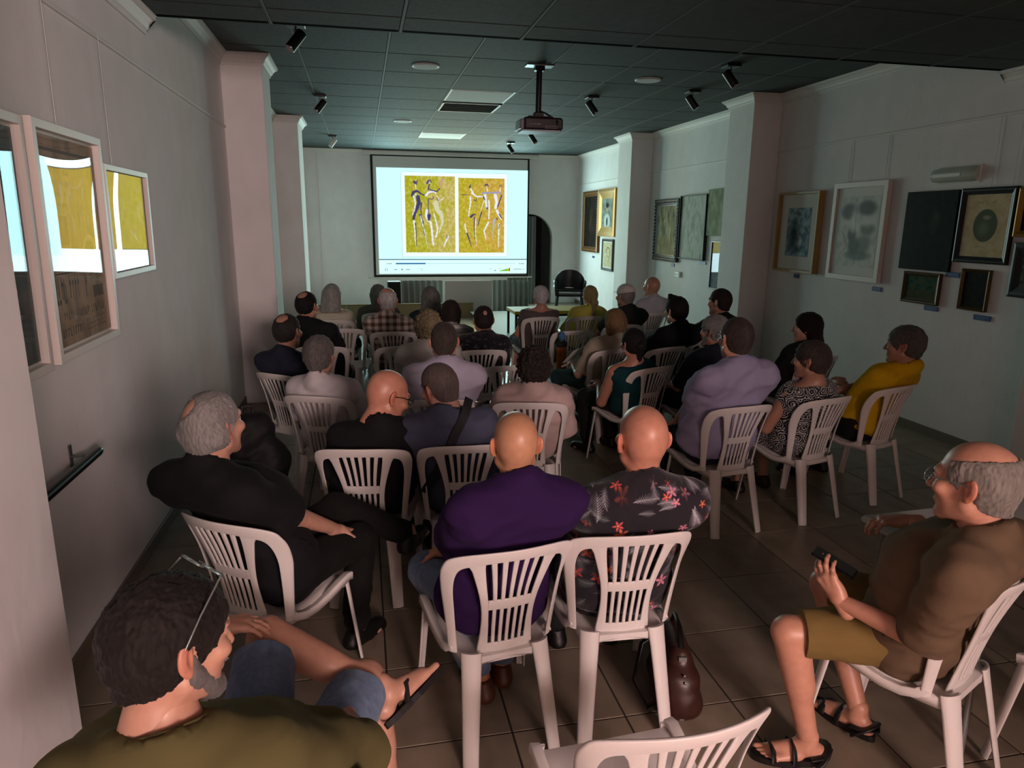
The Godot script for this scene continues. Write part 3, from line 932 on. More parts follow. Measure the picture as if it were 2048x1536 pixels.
	skin_paint(body, skin, haircol, sd)
	var bm := mat("skin", Color.WHITE, 0.42)
	bm.vertex_color_use_as_albedo = true
	part("body", body, bm, t)
	# ---- shirt
	var shirt: Material = d.get("shirt")
	if shirt:
		var grow: float = d.get("loose", 0.012)
		pr = torso.call(grow)
		var sleeve: float = d.get("sleeve", 0.72)
		for s in [[sl, el, wl, -1.0], [sr, er, wr, 1.0]]:
			if sleeve <= 0.0: continue
			var e2: Vector3 = s[1]
			if sleeve > 1.0:
				pr.append(cap(s[0], s[1], arm + 0.010 + grow, arm + grow, 0.035))
				pr.append(cap(s[1], (s[1] as Vector3).lerp(s[2], sleeve - 1.0), arm + grow, 0.030 + grow, 0.02))
			else:
				pr.append(cap(s[0], (s[0] as Vector3).lerp(e2, sleeve), arm + 0.010 + grow, arm + 0.006 + grow * 1.2, 0.035))
		pr.append(cap(hip.lerp(waist, 0.2) - Vector3(0.06, 0, 0) * g, hip.lerp(waist, 0.2) + Vector3(0.06, 0, 0) * g, 0.118 * g + grow, 0.118 * g + grow, 0.05))
		var axis := (H + hb * (Vector3(0, -0.09, 0.018) * hs) - nb).normalized()
		var nk: float = d.get("neckline", 0.040)
		if d.get("collar", false):
			pr.append(cap(nb + axis * 0.000, nb + axis * 0.030, 0.072, 0.066, 0.012))
			pr.append(cutter(cap(nb + axis * 0.135, nb + axis * 0.30, 0.105, 0.12, 0.004)))
		elif nk >= 0.03:
			pr.append(cutter(cap(nb + axis * nk + axis * 0.02, nb + axis * 0.25, 0.064, 0.085, 0.006)))
		else:
			pr.append(half(nb + up * nk, (up - bk * 0.25).normalized(), 0.004))
		pr.append(half(hip - up * d.get("hem", 0.035), (-up).normalized(), 0.004))
		var cs: float = d.get("shirt_cell", cell)
		var m := nets(pr, cs)
		if sleeve > 0.0 and sleeve <= 1.0:
			# cut the sleeves straight across the arm
			for s in [[sl, el], [sr, er]]:
				var ax: Vector3 = (s[1] - s[0]).normalized()
				var ln: float = (s[1] - s[0]).length() * sleeve
				for i in m.v.size():
					var q: Vector3 = m.v[i] - s[0]
					var h: float = q.dot(ax)
					if h > ln and (q - ax * h).length() < arm + 0.035 + grow and h < ln + 0.12:
						m.v[i] -= ax * (h - ln)
						if m.n[i].dot(ax) > 0.5: m.v[i] -= ax * 0.0015
		ripple(m, sd, d.get("wrinkle", 0.005) * 1.5, d.get("wrinkle_freq", 9.0))
		m.c.fill(Color.WHITE)
		var so := part("shirt" if not d.get("dress", false) else "dress", m, shirt, t)
		if d.get("collar", false):
			# a folded collar round the neck
			var cb := MB.new()
			var cx := (rx - axis * rx.dot(axis)).normalized(); var cz := cx.cross(axis).normalized()
			var rows := []
			for q in [[0.060, 0.004], [0.0605, 0.058], [0.0635, 0.062], [0.067, 0.060], [0.076, 0.040], [0.088, 0.012], [0.084, 0.008], [0.066, 0.040]]:
				var ring := PackedVector3Array()
				for k in 32:
					var a := TAU * k / 32.0
					# higher at the nape than under the chin
					var lift: float = q[1] + 0.012 * (cz.dot(bk) * sin(a) if cz.dot(bk) != 0.0 else 0.0)
					ring.append(nb + axis * lift + (cx * cos(a) + cz * sin(a)) * q[0] * 1.13)
				rows.append(ring)
			cb.loft(rows, true, false)
			part("collar", cb, shirt, so)
	# ---- trousers, shorts or skirt
	var pants: Material = d.get("pants", mat("trousers_dark", Color(0.035, 0.037, 0.045), 0.9))
	pr = []
	var grow := 0.014
	var reach: float = d.get("pants_len", 1.0)      # 0.85 of the thigh: shorts; 1..2: down the shin
	pr.append(cap(hip - Vector3(0.065, 0, 0) * g, hip + Vector3(0.065, 0, 0) * g, 0.118 * g + grow * 0.8, 0.118 * g + grow * 0.8, 0.04))
	pr.append(cap(hip.lerp(waist, 0.3) - rx * 0.06 * g, hip.lerp(waist, 0.3) + rx * 0.06 * g, 0.112 * g + grow * 0.5, 0.112 * g + grow * 0.5, 0.04))
	for s in [[hipl, kl, al], [hipr, kr, ar]]:
		var far: Vector3 = s[1]
		if reach < 1.0: far = (s[0] as Vector3).lerp(s[1], reach)
		pr.append(cap(s[0], far, 0.084 * g * lg + grow, (lerpf(0.084, 0.057, minf(reach, 1.0)) * lg + grow * (1.5 if reach < 1.0 else 0.9)), 0.035))
		if reach > 1.0: pr.append(cap(s[1], (s[1] as Vector3).lerp(s[2], reach - 1.0), 0.056 * lg + grow, 0.044 + grow, 0.03))
	pr.append(cutter(cap(hip.lerp(waist, 0.42) + up * 0.24, hip.lerp(waist, 0.42) + up * 0.5, 0.24, 0.24, 0.004)))
	var pm := nets(pr, d.get("pants_cell", cell))
	if reach < 1.0:
		for s in [[hipl, kl], [hipr, kr]]:
			var ax: Vector3 = (s[1] - s[0]).normalized()
			var ln: float = (s[1] - s[0]).length() * reach
			for i in pm.v.size():
				var q: Vector3 = pm.v[i] - s[0]
				var h: float = q.dot(ax)
				if h > ln and (q - ax * h).length() < 0.14 and h < ln + 0.14: pm.v[i] -= ax * (h - ln)
	ripple(pm, sd + 7, 0.004, 12.0)
	pm.c.fill(Color.WHITE)
	part(d.get("pants_name", "trousers"), pm, pants, t)
	# ---- shoes
	if not barefoot:
		for s in 2:
			part("shoe", with_xf(shoe_mb(0.014), fx[s]), d.get("shoes", mat("shoe_black", Color(0.03, 0.03, 0.032), 0.5)), t)
	# ---- hair
	var style: String = d.get("hair", "")
	if style:
		var hm := MB.new()
		hm.add(hair_mb(style, d.get("hair_cell", fine), sd % 3), hx)
		part("hair", hm, hair_mat(haircol), t)
	t.set_meta("hx", hx)
	return t

func with_xf(o: MB, xf: Transform3D) -> MB:
	var m := MB.new(); m.add(o, xf)
	return m

func hair_mat(col: Color) -> StandardMaterial3D:
	var key := "hair_%s" % col.to_html(false)
	if mats.has(key): return mats[key]
	if strands == null: strands = noise_tex(200, 0.09, [Color(0.62, 0.62, 0.62), Color.WHITE], 128, 2, Vector2(1.0, 0.12))
	var m := mat(key, col.linear_to_srgb(), 0.75)
	m.metallic_specular = 0.3
	m.rim_enabled = true; m.rim = 0.35; m.rim_tint = 0.6
	m.vertex_color_use_as_albedo = true
	m.albedo_texture = strands
	m.uv1_triplanar = true; m.uv1_scale = Vector3(7, 7, 7)
	bump(m, strands, 0.25)
	return m

var strands: ImageTexture

# spectacles on a head: two temples and a pair of rims
func glasses(t: Node3D, m: Material, up := 0.0, turn := Transform3D()) -> void:
	var hx: Transform3D = t.get_meta("hx") * turn
	var b := MB.new()
	var y := 0.012 + up
	for s in [-1.0, 1.0]:
		b.tube([hx * Vector3(0.083 * s, y - 0.002, 0.012), hx * Vector3(0.080 * s, y + 0.004, -0.04), hx * Vector3(0.066 * s, y, -0.108)], 0.0022, 5)
		var ring := []
		for k in 13:
			var a := TAU * k / 12.0
			ring.append(hx * Vector3(0.033 * s + cos(a) * 0.025, y - 0.004 + sin(a) * 0.019, -0.112 + 0.012 * absf(cos(a) * 0.5 + 0.5) * 0.4))
		b.tube(ring, 0.0016, 5)
	b.tube([hx * Vector3(-0.009, y, -0.114), hx * Vector3(0.009, y, -0.114)], 0.0016, 5)
	part("glasses", b, m, t)

# ---------------------------------------------------------------- the room: x from XL to XR, z from ZF behind the camera to ZB at the screen
const XL := -1.27
const XR := 5.12
const ZB := -16.62
const ZF := 1.30
const STEP := -5.06      # where the lower ceiling over the back rows ends
const LOW := 3.12
const HIGH := 3.46

func slab(lo: Vector3, hi: Vector3, bev := 0.0) -> MB:
	var b := MB.new(); b.box((lo + hi) * 0.5, hi - lo, bev)
	return b

# a moulding of the walls: a stepped profile (out, up) swept between two points; OUT says which way the room lies
func cornice(b: MB, a: Vector3, e: Vector3, out: Vector3, size := 0.085) -> void:
	var prof := [Vector2(0, -1.25), Vector2(0.16, -1.25), Vector2(0.20, -1.0), Vector2(0.34, -0.90), Vector2(0.46, -0.62), Vector2(0.72, -0.34), Vector2(0.92, -0.26), Vector2(0.92, -0.10), Vector2(1.0, -0.08), Vector2(1.0, 0), Vector2(0, 0)]
	var dir := (e - a).normalized()
	for i in prof.size():
		var p: Vector2 = prof[i] * size; var q: Vector2 = prof[(i + 1) % prof.size()] * size
		var d := (q - p).normalized()
		var nn := out * d.y * -1.0 + Vector3.UP * d.x
		nn = -nn
		b.quad(a + out * p.x + Vector3.UP * p.y, e + out * p.x + Vector3.UP * p.y, e + out * q.x + Vector3.UP * q.y, a + out * q.x + Vector3.UP * q.y, nn)
	for s in [[a, -dir], [e, dir]]:
		var first := b.v.size()
		for p in prof: b.vert(s[0] + out * p.x * size + Vector3.UP * p.y * size, s[1])
		for i in range(1, prof.size() - 1): b.tri(first, first + i, first + i + 1)

# the same moulding round a pier, mitred at its corners
func cornice_path(b: MB, path: Array, top: float, left: bool, size := 0.085) -> void:
	var prof := [Vector2(0, -1.25), Vector2(0.16, -1.25), Vector2(0.20, -1.0), Vector2(0.34, -0.90), Vector2(0.46, -0.62), Vector2(0.72, -0.34), Vector2(0.92, -0.26), Vector2(0.92, -0.10), Vector2(1.0, -0.08), Vector2(1.0, 0)]
	var side := 1.0 if left else -1.0
	var offs := [Vector2(0, 1), Vector2(side, 1), Vector2(side, -1), Vector2(0, -1)]
	for i in path.size() - 1:
		for k in prof.size() - 1:
			var p: Vector2 = prof[k] * size; var q: Vector2 = prof[k + 1] * size
			var c := []
			for s in [[i, p], [i + 1, p], [i + 1, q], [i, q]]:
				var g: Vector2 = path[s[0]] + offs[s[0]] * s[1].x
				c.append(Vector3(g.x, top + s[1].y, g.y))
			var d := (q - p).normalized()
			var o2: Vector2 = [Vector2(0, 1), Vector2(side, 0), Vector2(0, -1)][i]
			b.quad(c[0], c[1], c[2], c[3], (Vector3(o2.x, 0, o2.y) * d.y - Vector3.UP * d.x).normalized())

func build_room() -> void:
	var wall := mat("wall_paint", Color(0.83, 0.82, 0.81), 0.85)
	tri_tex(wall, noise_tex(3, 0.02, [Color(0.87, 0.865, 0.86), Color(0.915, 0.91, 0.905)], 256), 0.6, true)
	bump(wall, noise_tex(5, 0.11, [Color.BLACK, Color.WHITE], 256), 0.12)
	var trim := mat("trim_paint", Color(0.86, 0.85, 0.83), 0.6)
	var dark := mat("ceiling_void", Color(0.10, 0.11, 0.105), 0.9)
	var T := 0.16
	struct("wall_left", slab(Vector3(XL - T, -0.1, ZB - T), Vector3(XL, HIGH + 0.2, ZF + T)), wall, "white painted wall with framed posters")
	struct("wall_right", slab(Vector3(XR, -0.1, ZB - T), Vector3(XR + T, HIGH + 0.2, ZF + T)), wall, "white painted wall hung with old paintings")
	# back wall with the arched passage beside the screen
	var poly := PackedVector2Array([Vector2(XL - T, -0.1), Vector2(XL - T, HIGH + 0.2), Vector2(XR + T, HIGH + 0.2), Vector2(XR + T, -0.1), Vector2(4.50, -0.1)])
	for k in 17:
		var a := PI * k / 16.0
		poly.append(Vector2(3.95 + 0.55 * cos(a), 1.56 + 0.55 * sin(a)))
	poly.append(Vector2(3.40, -0.1))
	var b := MB.new(); b.prism(poly, Transform3D(Basis(), Vector3(0, 0, ZB - T)), T)
	struct("wall_back", b, wall, "white wall behind the projection screen with an arched passage")
	b = MB.new()                                               # the dark passage behind the arch
	b.box(Vector3(3.0, 1.2, ZB - 2.7), Vector3(0.1, 2.6, 5.1)); b.box(Vector3(4.9, 1.2, ZB - 1.3), Vector3(0.1, 2.6, 2.3))
	b.box(Vector3(5.2, 1.2, ZB - 5.2), Vector3(4.5, 2.6, 0.1)); b.box(Vector3(5.2, 2.45, ZB - 2.7), Vector3(4.5, 0.1, 5.1))
	b.box(Vector3(5.2, -0.1, ZB - 2.7), Vector3(4.5, 0.1, 5.1)); b.box(Vector3(7.4, 1.2, ZB - 3.8), Vector3(0.1, 2.6, 2.9)); b.box(Vector3(6.2, 1.2, ZB - 2.4), Vector3(2.5, 2.6, 0.1))
	struct("wall_passage", b, wall, "unlit passage behind the arch")
	# wall behind the camera with the doorway to the lit lobby
	poly = PackedVector2Array([Vector2(XL - T, -0.1), Vector2(XL - T, HIGH + 0.2), Vector2(XR + T, HIGH + 0.2), Vector2(XR + T, -0.1), Vector2(1.95, -0.1), Vector2(1.95, 2.95), Vector2(-0.10, 2.95), Vector2(-0.10, -0.1)])
	b = MB.new(); b.prism(poly, Transform3D(Basis(), Vector3(0, 0, ZF)), T)
	struct("wall_front", b, wall, "white wall with the doorway to the lit lobby")
	b = MB.new()
	b.box(Vector3(-0.6, 1.5, ZF + 1.75), Vector3(0.1, 3.2, 3.3)); b.box(Vector3(4.3, 1.5, ZF + 1.75), Vector3(0.1, 3.2, 3.3))
	b.box(Vector3(1.85, 1.5, ZF + 3.4), Vector3(5.0, 3.2, 0.1)); b.box(Vector3(1.85, 3.05, ZF + 1.75), Vector3(5.0, 0.1, 3.3)); b.box(Vector3(1.85, -0.05, ZF + 1.75), Vector3(5.0, 0.1, 3.3))
	struct("wall_lobby", b, mat("lobby_paint", Color(0.85, 0.78, 0.74), 0.9), "walls of the lobby behind the doorway")
	# ---- floor of square tiles, the near ones each a piece
	var grout := mat("grout", Color(0.17, 0.145, 0.12), 0.9)
	var fl := struct("floor", slab(Vector3(XL - T, -0.12, ZB - T), Vector3(XR + T, -0.004, ZF + T)), grout, "brown ceramic floor tiles with dark joints")
	var tw := 0.4585; var td := 0.477
	var tile_mats := []
	for k in 3:
		var m := StandardMaterial3D.new(); m.resource_name = "floor_tile_%d" % k
		var c: Color = [Color(0.565, 0.505, 0.425), Color(0.535, 0.48, 0.405), Color(0.585, 0.525, 0.445)][k]
		tri_tex(m, noise_tex(20 + k, 0.022, [c.darkened(0.16), c.lightened(0.08)], 256), 1.1, true)
		m.roughness = 0.36; m.metallic_specular = 0.5
		bump(m, noise_tex(30, 0.05, [Color.BLACK, Color.WHITE], 128, 2), 0.04)
		tile_mats.append(m)
	var tb := MB.new(); tb.box(Vector3(0, -0.004, 0), Vector3(tw - 0.007, 0.008, td - 0.007), 0.0018)
	var tile_mesh := []
	for k in 3: tile_mesh.append(tb.mesh(tile_mats[k]))
	var spots := []
	for ci in range(-5, 11):
		for ri in range(-8, 36):
			var x := 0.494 + tw * (ci + 0.5); var z := -2.25 - td * (ri + 0.5)
			if x < XL - tw * 0.5 or x > XR + tw * 0.5 or z > ZF or z < ZB - td * 0.5: continue
			spots.append(Vector2(x, z))
	# the 300 tiles that show largest in the photograph lie in view of the camera, nearest first
	var seen := func(p: Vector2) -> float:
		if p.y > -1.6: return 100.0 + p.y
		var side := (p.x + p.y * -0.0) / -p.y
		if side < -0.62 or side > 1.15: return 60.0 - p.y
		return Vector2(p.x, p.y).length()
	spots.sort_custom(func(a, c): return seen.call(a) < seen.call(c))
	rng.seed = 11
	var rest := MB.new()
	for i in spots.size():
		var p: Vector2 = spots[i]
		var x0 := maxf(p.x - tw * 0.5 + 0.0035, XL); var x1 := minf(p.x + tw * 0.5 - 0.0035, XR)
		if x1 - x0 < 0.02: continue
		var k := rng.randi() % 3
		if i < 300:
			var o: MeshInstance3D
			if x1 - x0 < tw - 0.01:
				var cb := MB.new(); cb.box(Vector3.ZERO, Vector3(x1 - x0, 0.008, td - 0.007), 0.0018)
				o = part("tile", cb, tile_mats[k], fl); o.position = Vector3((x0 + x1) * 0.5, -0.004, p.y)
			else:
				o = part_mesh("tile", tile_mesh[k], fl); o.position = Vector3(p.x, rng.randf_range(-0.0006, 0.0004), p.y)
		else:
			rest.box(Vector3((x0 + x1) * 0.5, -0.004, p.y), Vector3(x1 - x0, 0.008, td - 0.007), 0.0018)
	var ro := part("tiles", rest, tile_mats[0], fl); ro.set_meta("kind", "stuff")
	# ---- ceilings: dark panels in a grid, lower over the back rows
	var panel := mat("ceiling_panel", Color(0.235, 0.255, 0.245), 0.8)
	tri_tex(panel, noise_tex(41, 0.05, [Color(0.175, 0.20, 0.19), Color(0.235, 0.262, 0.25)], 256), 0.9, true)
	bump(panel, noise_tex(42, 0.16, [Color.BLACK, Color.WHITE], 256, 3), 0.10)
	var bar := mat("ceiling_bar", Color(0.27, 0.30, 0.29), 0.7)
	for level in 2:
		var y := HIGH if level == 0 else LOW
		var z0 := ZB if level == 0 else STEP; var z1 := STEP if level == 0 else ZF
		b = slab(Vector3(XL - T, y + 0.03, z0 - (T if level == 0 else 0.0)), Vector3(XR + T, y + 0.2, z1 + (0.0 if level == 0 else T)))
		if level == 1: b.box(Vector3((XL + XR) * 0.5, (LOW + HIGH) * 0.5 + 0.1, STEP + 0.03), Vector3(XR - XL, HIGH - LOW + 0.2, 0.06))
		var cl := struct("ceiling", b, dark, "dark painted panel ceiling" if level == 0 else "lower dark panel ceiling over the back rows")
		var xs := [XL]; var x := 0.30 - 0.815 * 2.0
		while x < XR:
			if x > XL + 0.05: xs.append(x)
			x += 0.815
		xs.append(XR)
		var zs := [z1]; var z := -7.24 + 0.844 * 12.0
		while z > z0:
			if z < z1 - 0.1: zs.append(z)
			z -= 0.844
		zs.append(z0)
		for i in xs.size() - 1:
			for k in zs.size() - 1:
				var pw: float = xs[i + 1] - xs[i] - 0.022; var pd: float = zs[k] - zs[k + 1] - 0.014
				if pw < 0.03 or pd < 0.03: continue
				var mid := Vector3((xs[i] + xs[i + 1]) * 0.5, y + 0.008, (zs[k] + zs[k + 1]) * 0.5)
				if level == 0 and mid.x > 1.11 and mid.x < 1.93 and ((mid.z < -8.92 and mid.z > -10.62) or (mid.z < -13.15 and mid.z > -14.0)): continue
				var pb := MB.new(); pb.box(Vector3.ZERO, Vector3(pw, 0.016, pd), 0.004)
				var o := part("panel", pb, panel, cl); o.position = mid
		for i in range(1, xs.size() - 1):
			var gb := MB.new(); gb.box(Vector3(xs[i], y + 0.004, (z0 + z1) * 0.5), Vector3(0.020, 0.012, z1 - z0), 0.002)
			part("grid_bar", gb, bar, cl)
	# ---- square piers along both walls
	var piers := [[XL, -0.885, -8.20, -7.62], [XL, -0.90, -12.60, -11.75], [4.74, XR, -8.83, -8.23], [4.72, XR, -12.85, -12.20], [4.74, XR, -4.15, -3.55], [XL, -0.885, -2.06, -1.20]]
	for p in piers:
		var top: float = HIGH if p[2] < STEP else LOW
		b = slab(Vector3(p[0], 0.0, p[2]), Vector3(p[1], top, p[3]), 0.006)
		struct("wall_pier", b, wall, "square white pier standing against the wall")
		b = MB.new()
		var left: bool = p[0] == XL
		var xin: float = p[1] if left else p[0]
		var w0: float = p[0] if left else p[1]
		cornice_path(b, [Vector2(w0, p[3]), Vector2(xin, p[3]), Vector2(xin, p[2]), Vector2(w0, p[2])], top, left)
		struct("trim_pier", b, trim, "white cornice round the top of the pier")
	# ---- cornices and picture rails between the piers
	for s in [[XL, Vector3.RIGHT, [[STEP, -7.62], [-8.20, -11.75], [-12.60, ZB]], [[-1.2, ZF], [STEP, -2.06]]], [XR, Vector3.LEFT, [[STEP, -8.23], [-8.83, -12.20], [-12.85, ZB]], [[-3.55, ZF], [STEP, -4.15]]]]:
		for seg in s[2]:
			b = MB.new(); cornice(b, Vector3(s[0], HIGH, seg[0]), Vector3(s[0], HIGH, seg[1]), s[1])
			struct("trim_cornice", b, trim, "white cornice where the wall meets the ceiling")
		for seg in s[3]:
			b = MB.new(); cornice(b, Vector3(s[0], LOW, seg[0]), Vector3(s[0], LOW, seg[1]), s[1])
			struct("trim_cornice", b, trim, "white cornice where the wall meets the ceiling")
	b = MB.new(); cornice(b, Vector3(XL, HIGH, ZB), Vector3(XR, HIGH, ZB), Vector3.BACK, 0.06)
	struct("trim_cornice", b, trim, "white cornice above the screen wall")
	for s in [[XL + 0.008, [[-2.06, -7.62], [-8.2, -11.75]]], [XR - 0.008, [[-4.15, -8.23], [-8.83, -12.20], [-12.85, ZB]]]]:
		for seg in s[1]:
			b = MB.new(); b.box(Vector3(s[0], 2.79, (seg[0] + seg[1]) * 0.5), Vector3(0.016, 0.022, absf(seg[0] - seg[1])), 0.003)
			struct("trim_picture_rail", b, trim, "white picture rail along the wall")
	# baseboards of the same brown tile
	var skirt := mat("skirting_tile", Color(0.42, 0.37, 0.31), 0.5)
	for s in [[XL + 0.006, [[-2.06, -7.62], [-8.2, -11.75], [-12.6, ZB]]], [XR - 0.006, [[-4.15, -8.23], [-8.83, -12.20], [-12.85, ZB]]]]:
		for seg in s[1]:
			b = MB.new(); b.box(Vector3(s[0], 0.04, (seg[0] + seg[1]) * 0.5), Vector3(0.012, 0.08, absf(seg[0] - seg[1])), 0.002)
			struct("baseboard_side", b, skirt, "brown tile skirting along the wall")
	# a white cable duct on the screen wall
	b = MB.new(); b.box(Vector3(-0.92, 1.75, ZB + 0.012), Vector3(0.03, 3.3, 0.024), 0.004)
	struct("trim_duct", b, trim, "white cable duct on the screen wall")

# ---------------------------------------------------------------- the projection: a picture of two yellow paintings in a player window
func stroke(im: Image, pts: Array, w0: float, w1: float, col: Color, a := 0.8) -> void:
	var n := 0.0
	for i in pts.size() - 1: n += (pts[i + 1] - pts[i]).length()
	var run := 0.0
	for i in pts.size() - 1:
		var d: Vector2 = pts[i + 1] - pts[i]
		var steps := maxi(1, int(d.length() / 1.2))
		for s in steps:
			var p: Vector2 = pts[i] + d * (float(s) / steps)
			var f := (run + d.length() * s / steps) / maxf(n, 1.0)
			var r := lerpf(w0, w1, f) * 0.5
			var aa := a * (0.65 + 0.35 * sin(f * 37.0 + w0 * 3.0))
			for y in range(int(p.y - r), int(p.y + r) + 1):
				for x in range(int(p.x - r), int(p.x + r) + 1):
					if x < 0 or y < 0 or x >= im.get_width() or y >= im.get_height(): continue
					var q := Vector2(x - p.x, y - p.y).length() / maxf(r, 0.5)
					if q > 1.0: continue
					im.set_pixel(x, y, im.get_pixel(x, y).lerp(col, minf(1.0, aa * (1.0 - q * q) * 0.8)))
		run += d.length()

func screen_image() -> Image:
	var W := 1024; var H := 704
	var im := Image.create(W, H, false, Image.FORMAT_RGB8)
	im.fill(Color8(203, 250, 250))
	var u := func(x: float) -> float: return (x - 60.0) / 1750.0 * W
	var v := func(y: float) -> float: return (y - 250.0) / 1220.0 * H
	# the white card with its thin outline
	im.fill_rect(Rect2i(u.call(330), v.call(292), u.call(1575) - u.call(330), v.call(1276) - v.call(292)), Color8(150, 205, 205))
	im.fill_rect(Rect2i(u.call(334), v.call(296), u.call(1571) - u.call(334), v.call(1270) - v.call(296)), Color8(232, 255, 254))
	var fn := FastNoiseLite.new(); fn.seed = 4; fn.frequency = 0.02; fn.fractal_octaves = 5
	for pn in 2:
		var r := Rect2i(u.call(375), v.call(335), u.call(950) - u.call(375), v.call(1220) - v.call(335)) if pn == 0 else Rect2i(u.call(988), v.call(350), u.call(1532) - u.call(988), v.call(1223) - v.call(350))
		var ca := Color8(166, 164, 34) if pn == 0 else Color8(180, 164, 40)
		var cb := Color8(190, 172, 96) if pn == 0 else Color8(196, 158, 66)
		for y in range(r.position.y, r.end.y):
			for x in range(r.position.x, r.end.x):
				var f := float(x - r.position.x) / r.size.x
				var t := clampf(f * 1.1 - 0.15 + fn.get_noise_2d(x * 0.8, y * 0.4) * 0.9, 0.0, 1.0)
				var c := ca.lerp(cb, t)
				var g := fn.get_noise_2d(x * 1.9 + 300.0, y * 1.5)
				im.set_pixel(x, y, c.lightened(maxf(0.0, g) * 0.38).darkened(maxf(0.0, -g) * 0.14))
	var P := func(a: Array) -> Array:
		var o := []
		for i in range(0, a.size(), 2): o.append(Vector2(u.call(a[i]), v.call(a[i + 1])))
		return o
	var ink := Color8(66, 60, 112); var pale := Color8(226, 226, 240); var mist := Color8(206, 204, 170)
	# left painting: two standing figures and a fading third
	for s in [[[480, 400, 500, 430, 520, 380], 26, 6, ink], [[495, 430, 500, 480], 10, 12, pale], [[455, 560, 470, 520, 510, 505, 560, 540, 600, 560], 30, 10, ink], [[495, 545, 500, 550], 22, 22, pale], [[520, 570, 530, 640, 510, 700, 480, 760, 465, 830], 40, 26, ink], [[470, 560, 490, 640, 480, 720, 450, 790], 18, 10, pale], [[560, 640, 550, 720, 560, 790], 16, 8, ink], [[470, 850, 480, 950, 478, 1060, 490, 1160], 24, 6, pale], [[486, 870, 492, 1000, 490, 1150], 12, 5, ink], [[540, 780, 570, 860, 580, 950, 600, 1060], 22, 8, ink], [[545, 790, 590, 980, 620, 1180], 14, 4, pale],
			[[625, 420, 640, 385, 660, 380, 680, 410], 16, 8, ink], [[640, 400, 655, 430, 640, 470, 640, 500], 14, 10, ink], [[650, 410, 655, 420], 14, 14, pale], [[610, 560, 640, 520, 700, 510, 730, 530], 26, 12, pale], [[640, 470, 660, 490, 700, 500, 740, 510, 775, 470], 10, 12, ink], [[775, 460, 790, 400, 810, 370], 12, 24, Color8(196, 150, 140)], [[740, 560, 760, 610, 800, 600, 820, 570], 8, 8, pale], [[640, 590, 680, 600, 700, 580, 690, 560], 8, 6, ink], [[740, 580, 745, 610, 770, 605], 7, 6, ink], [[640, 600, 635, 680, 640, 760], 10, 8, ink], [[620, 720, 610, 790, 640, 850], 26, 30, pale], [[645, 780, 640, 840], 40, 22, ink], [[660, 860, 675, 960, 680, 1060, 690, 1140], 24, 18, pale], [[700, 760, 730, 880, 740, 950, 720, 1040], 14, 18, pale], [[720, 640, 740, 720, 800, 800], 60, 30, mist], [[780, 740, 800, 860, 760, 980], 40, 16, mist], [[860, 1030, 840, 1080, 810, 1150], 24, 10, pale], [[850, 1020, 845, 1060], 16, 8, Color8(120, 124, 150)]]:
		stroke(im, P.call(s[0]), s[1] * 0.72 + 1.5, s[2] * 0.72 + 1.5, s[3])
	# right painting: three figures with joined arms
	for s in [[[1120, 460, 1130, 420], 20, 8, ink], [[1130, 470, 1170, 540], 16, 16, pale], [[1030, 540, 1100, 540], 8, 6, ink], [[1140, 520, 1200, 560, 1280, 560], 18, 14, pale], [[1170, 600, 1195, 610, 1200, 580], 10, 8, ink], [[1125, 560, 1130, 640, 1115, 720, 1105, 790], 20, 12, pale], [[1190, 640, 1190, 720], 12, 10, Color8(150, 170, 130)], [[1130, 800, 1160, 770, 1190, 770], 26, 10, ink], [[1065, 880, 1060, 900, 1085, 1000, 1110, 1060], 16, 12, pale], [[1085, 990, 1110, 1060, 1140, 1150], 18, 6, ink], [[1175, 800, 1170, 920, 1180, 1060], 12, 5, ink], [[1190, 820, 1185, 980, 1200, 1140], 14, 5, pale],
			[[1300, 430, 1325, 415, 1340, 440], 16, 10, ink], [[1320, 450, 1330, 500], 10, 14, pale], [[1270, 520, 1340, 515, 1400, 510], 22, 14, Color8(150, 150, 190)], [[1300, 540, 1310, 620, 1320, 700], 30, 18, pale], [[1280, 560, 1300, 600], 14, 10, ink], [[1345, 600, 1350, 700, 1345, 820], 20, 14, pale], [[1320, 690, 1330, 700], 20, 16, ink], [[1260, 740, 1240, 800, 1215, 900], 14, 8, ink], [[1340, 860, 1290, 960, 1310, 1060], 22, 12, pale], [[1250, 720, 1290, 600], 8, 10, pale],
			[[1470, 440, 1490, 420, 1500, 440], 18, 10, Color8(150, 110, 110)], [[1480, 460, 1480, 500], 10, 12, pale], [[1400, 515, 1460, 505, 1500, 530], 24, 12, Color8(150, 150, 190)], [[1420, 540, 1440, 620, 1420, 700], 36, 26, pale], [[1500, 540, 1470, 620, 1450, 680], 12, 12, ink], [[1440, 720, 1470, 780, 1500, 830], 30, 12, pale], [[1470, 760, 1500, 810], 12, 10, ink], [[1410, 820, 1400, 920, 1395, 1040], 26, 8, Color8(170, 172, 205)], [[1440, 810, 1450, 830], 14, 10, ink], [[1470, 870, 1465, 960, 1460, 1150], 20, 8, pale], [[1475, 880, 1465, 940], 8, 6, ink]]:
		stroke(im, P.call(s[0]), s[1] * 0.72 + 1.5, s[2] * 0.72 + 1.5, s[3])
	# the player's bar
	im.fill_rect(Rect2i(0, v.call(1298), W, 6), Color8(70, 92, 110))
	im.fill_rect(Rect2i(0, v.call(1308), W, H), Color8(214, 255, 254))
	im.fill_rect(Rect2i(u.call(250), v.call(1347), u.call(1670) - u.call(250), 3), Color8(160, 190, 196))
	im.fill_rect(Rect2i(u.call(250), v.call(1342), u.call(596) - u.call(250), 9), Color8(40, 100, 150))
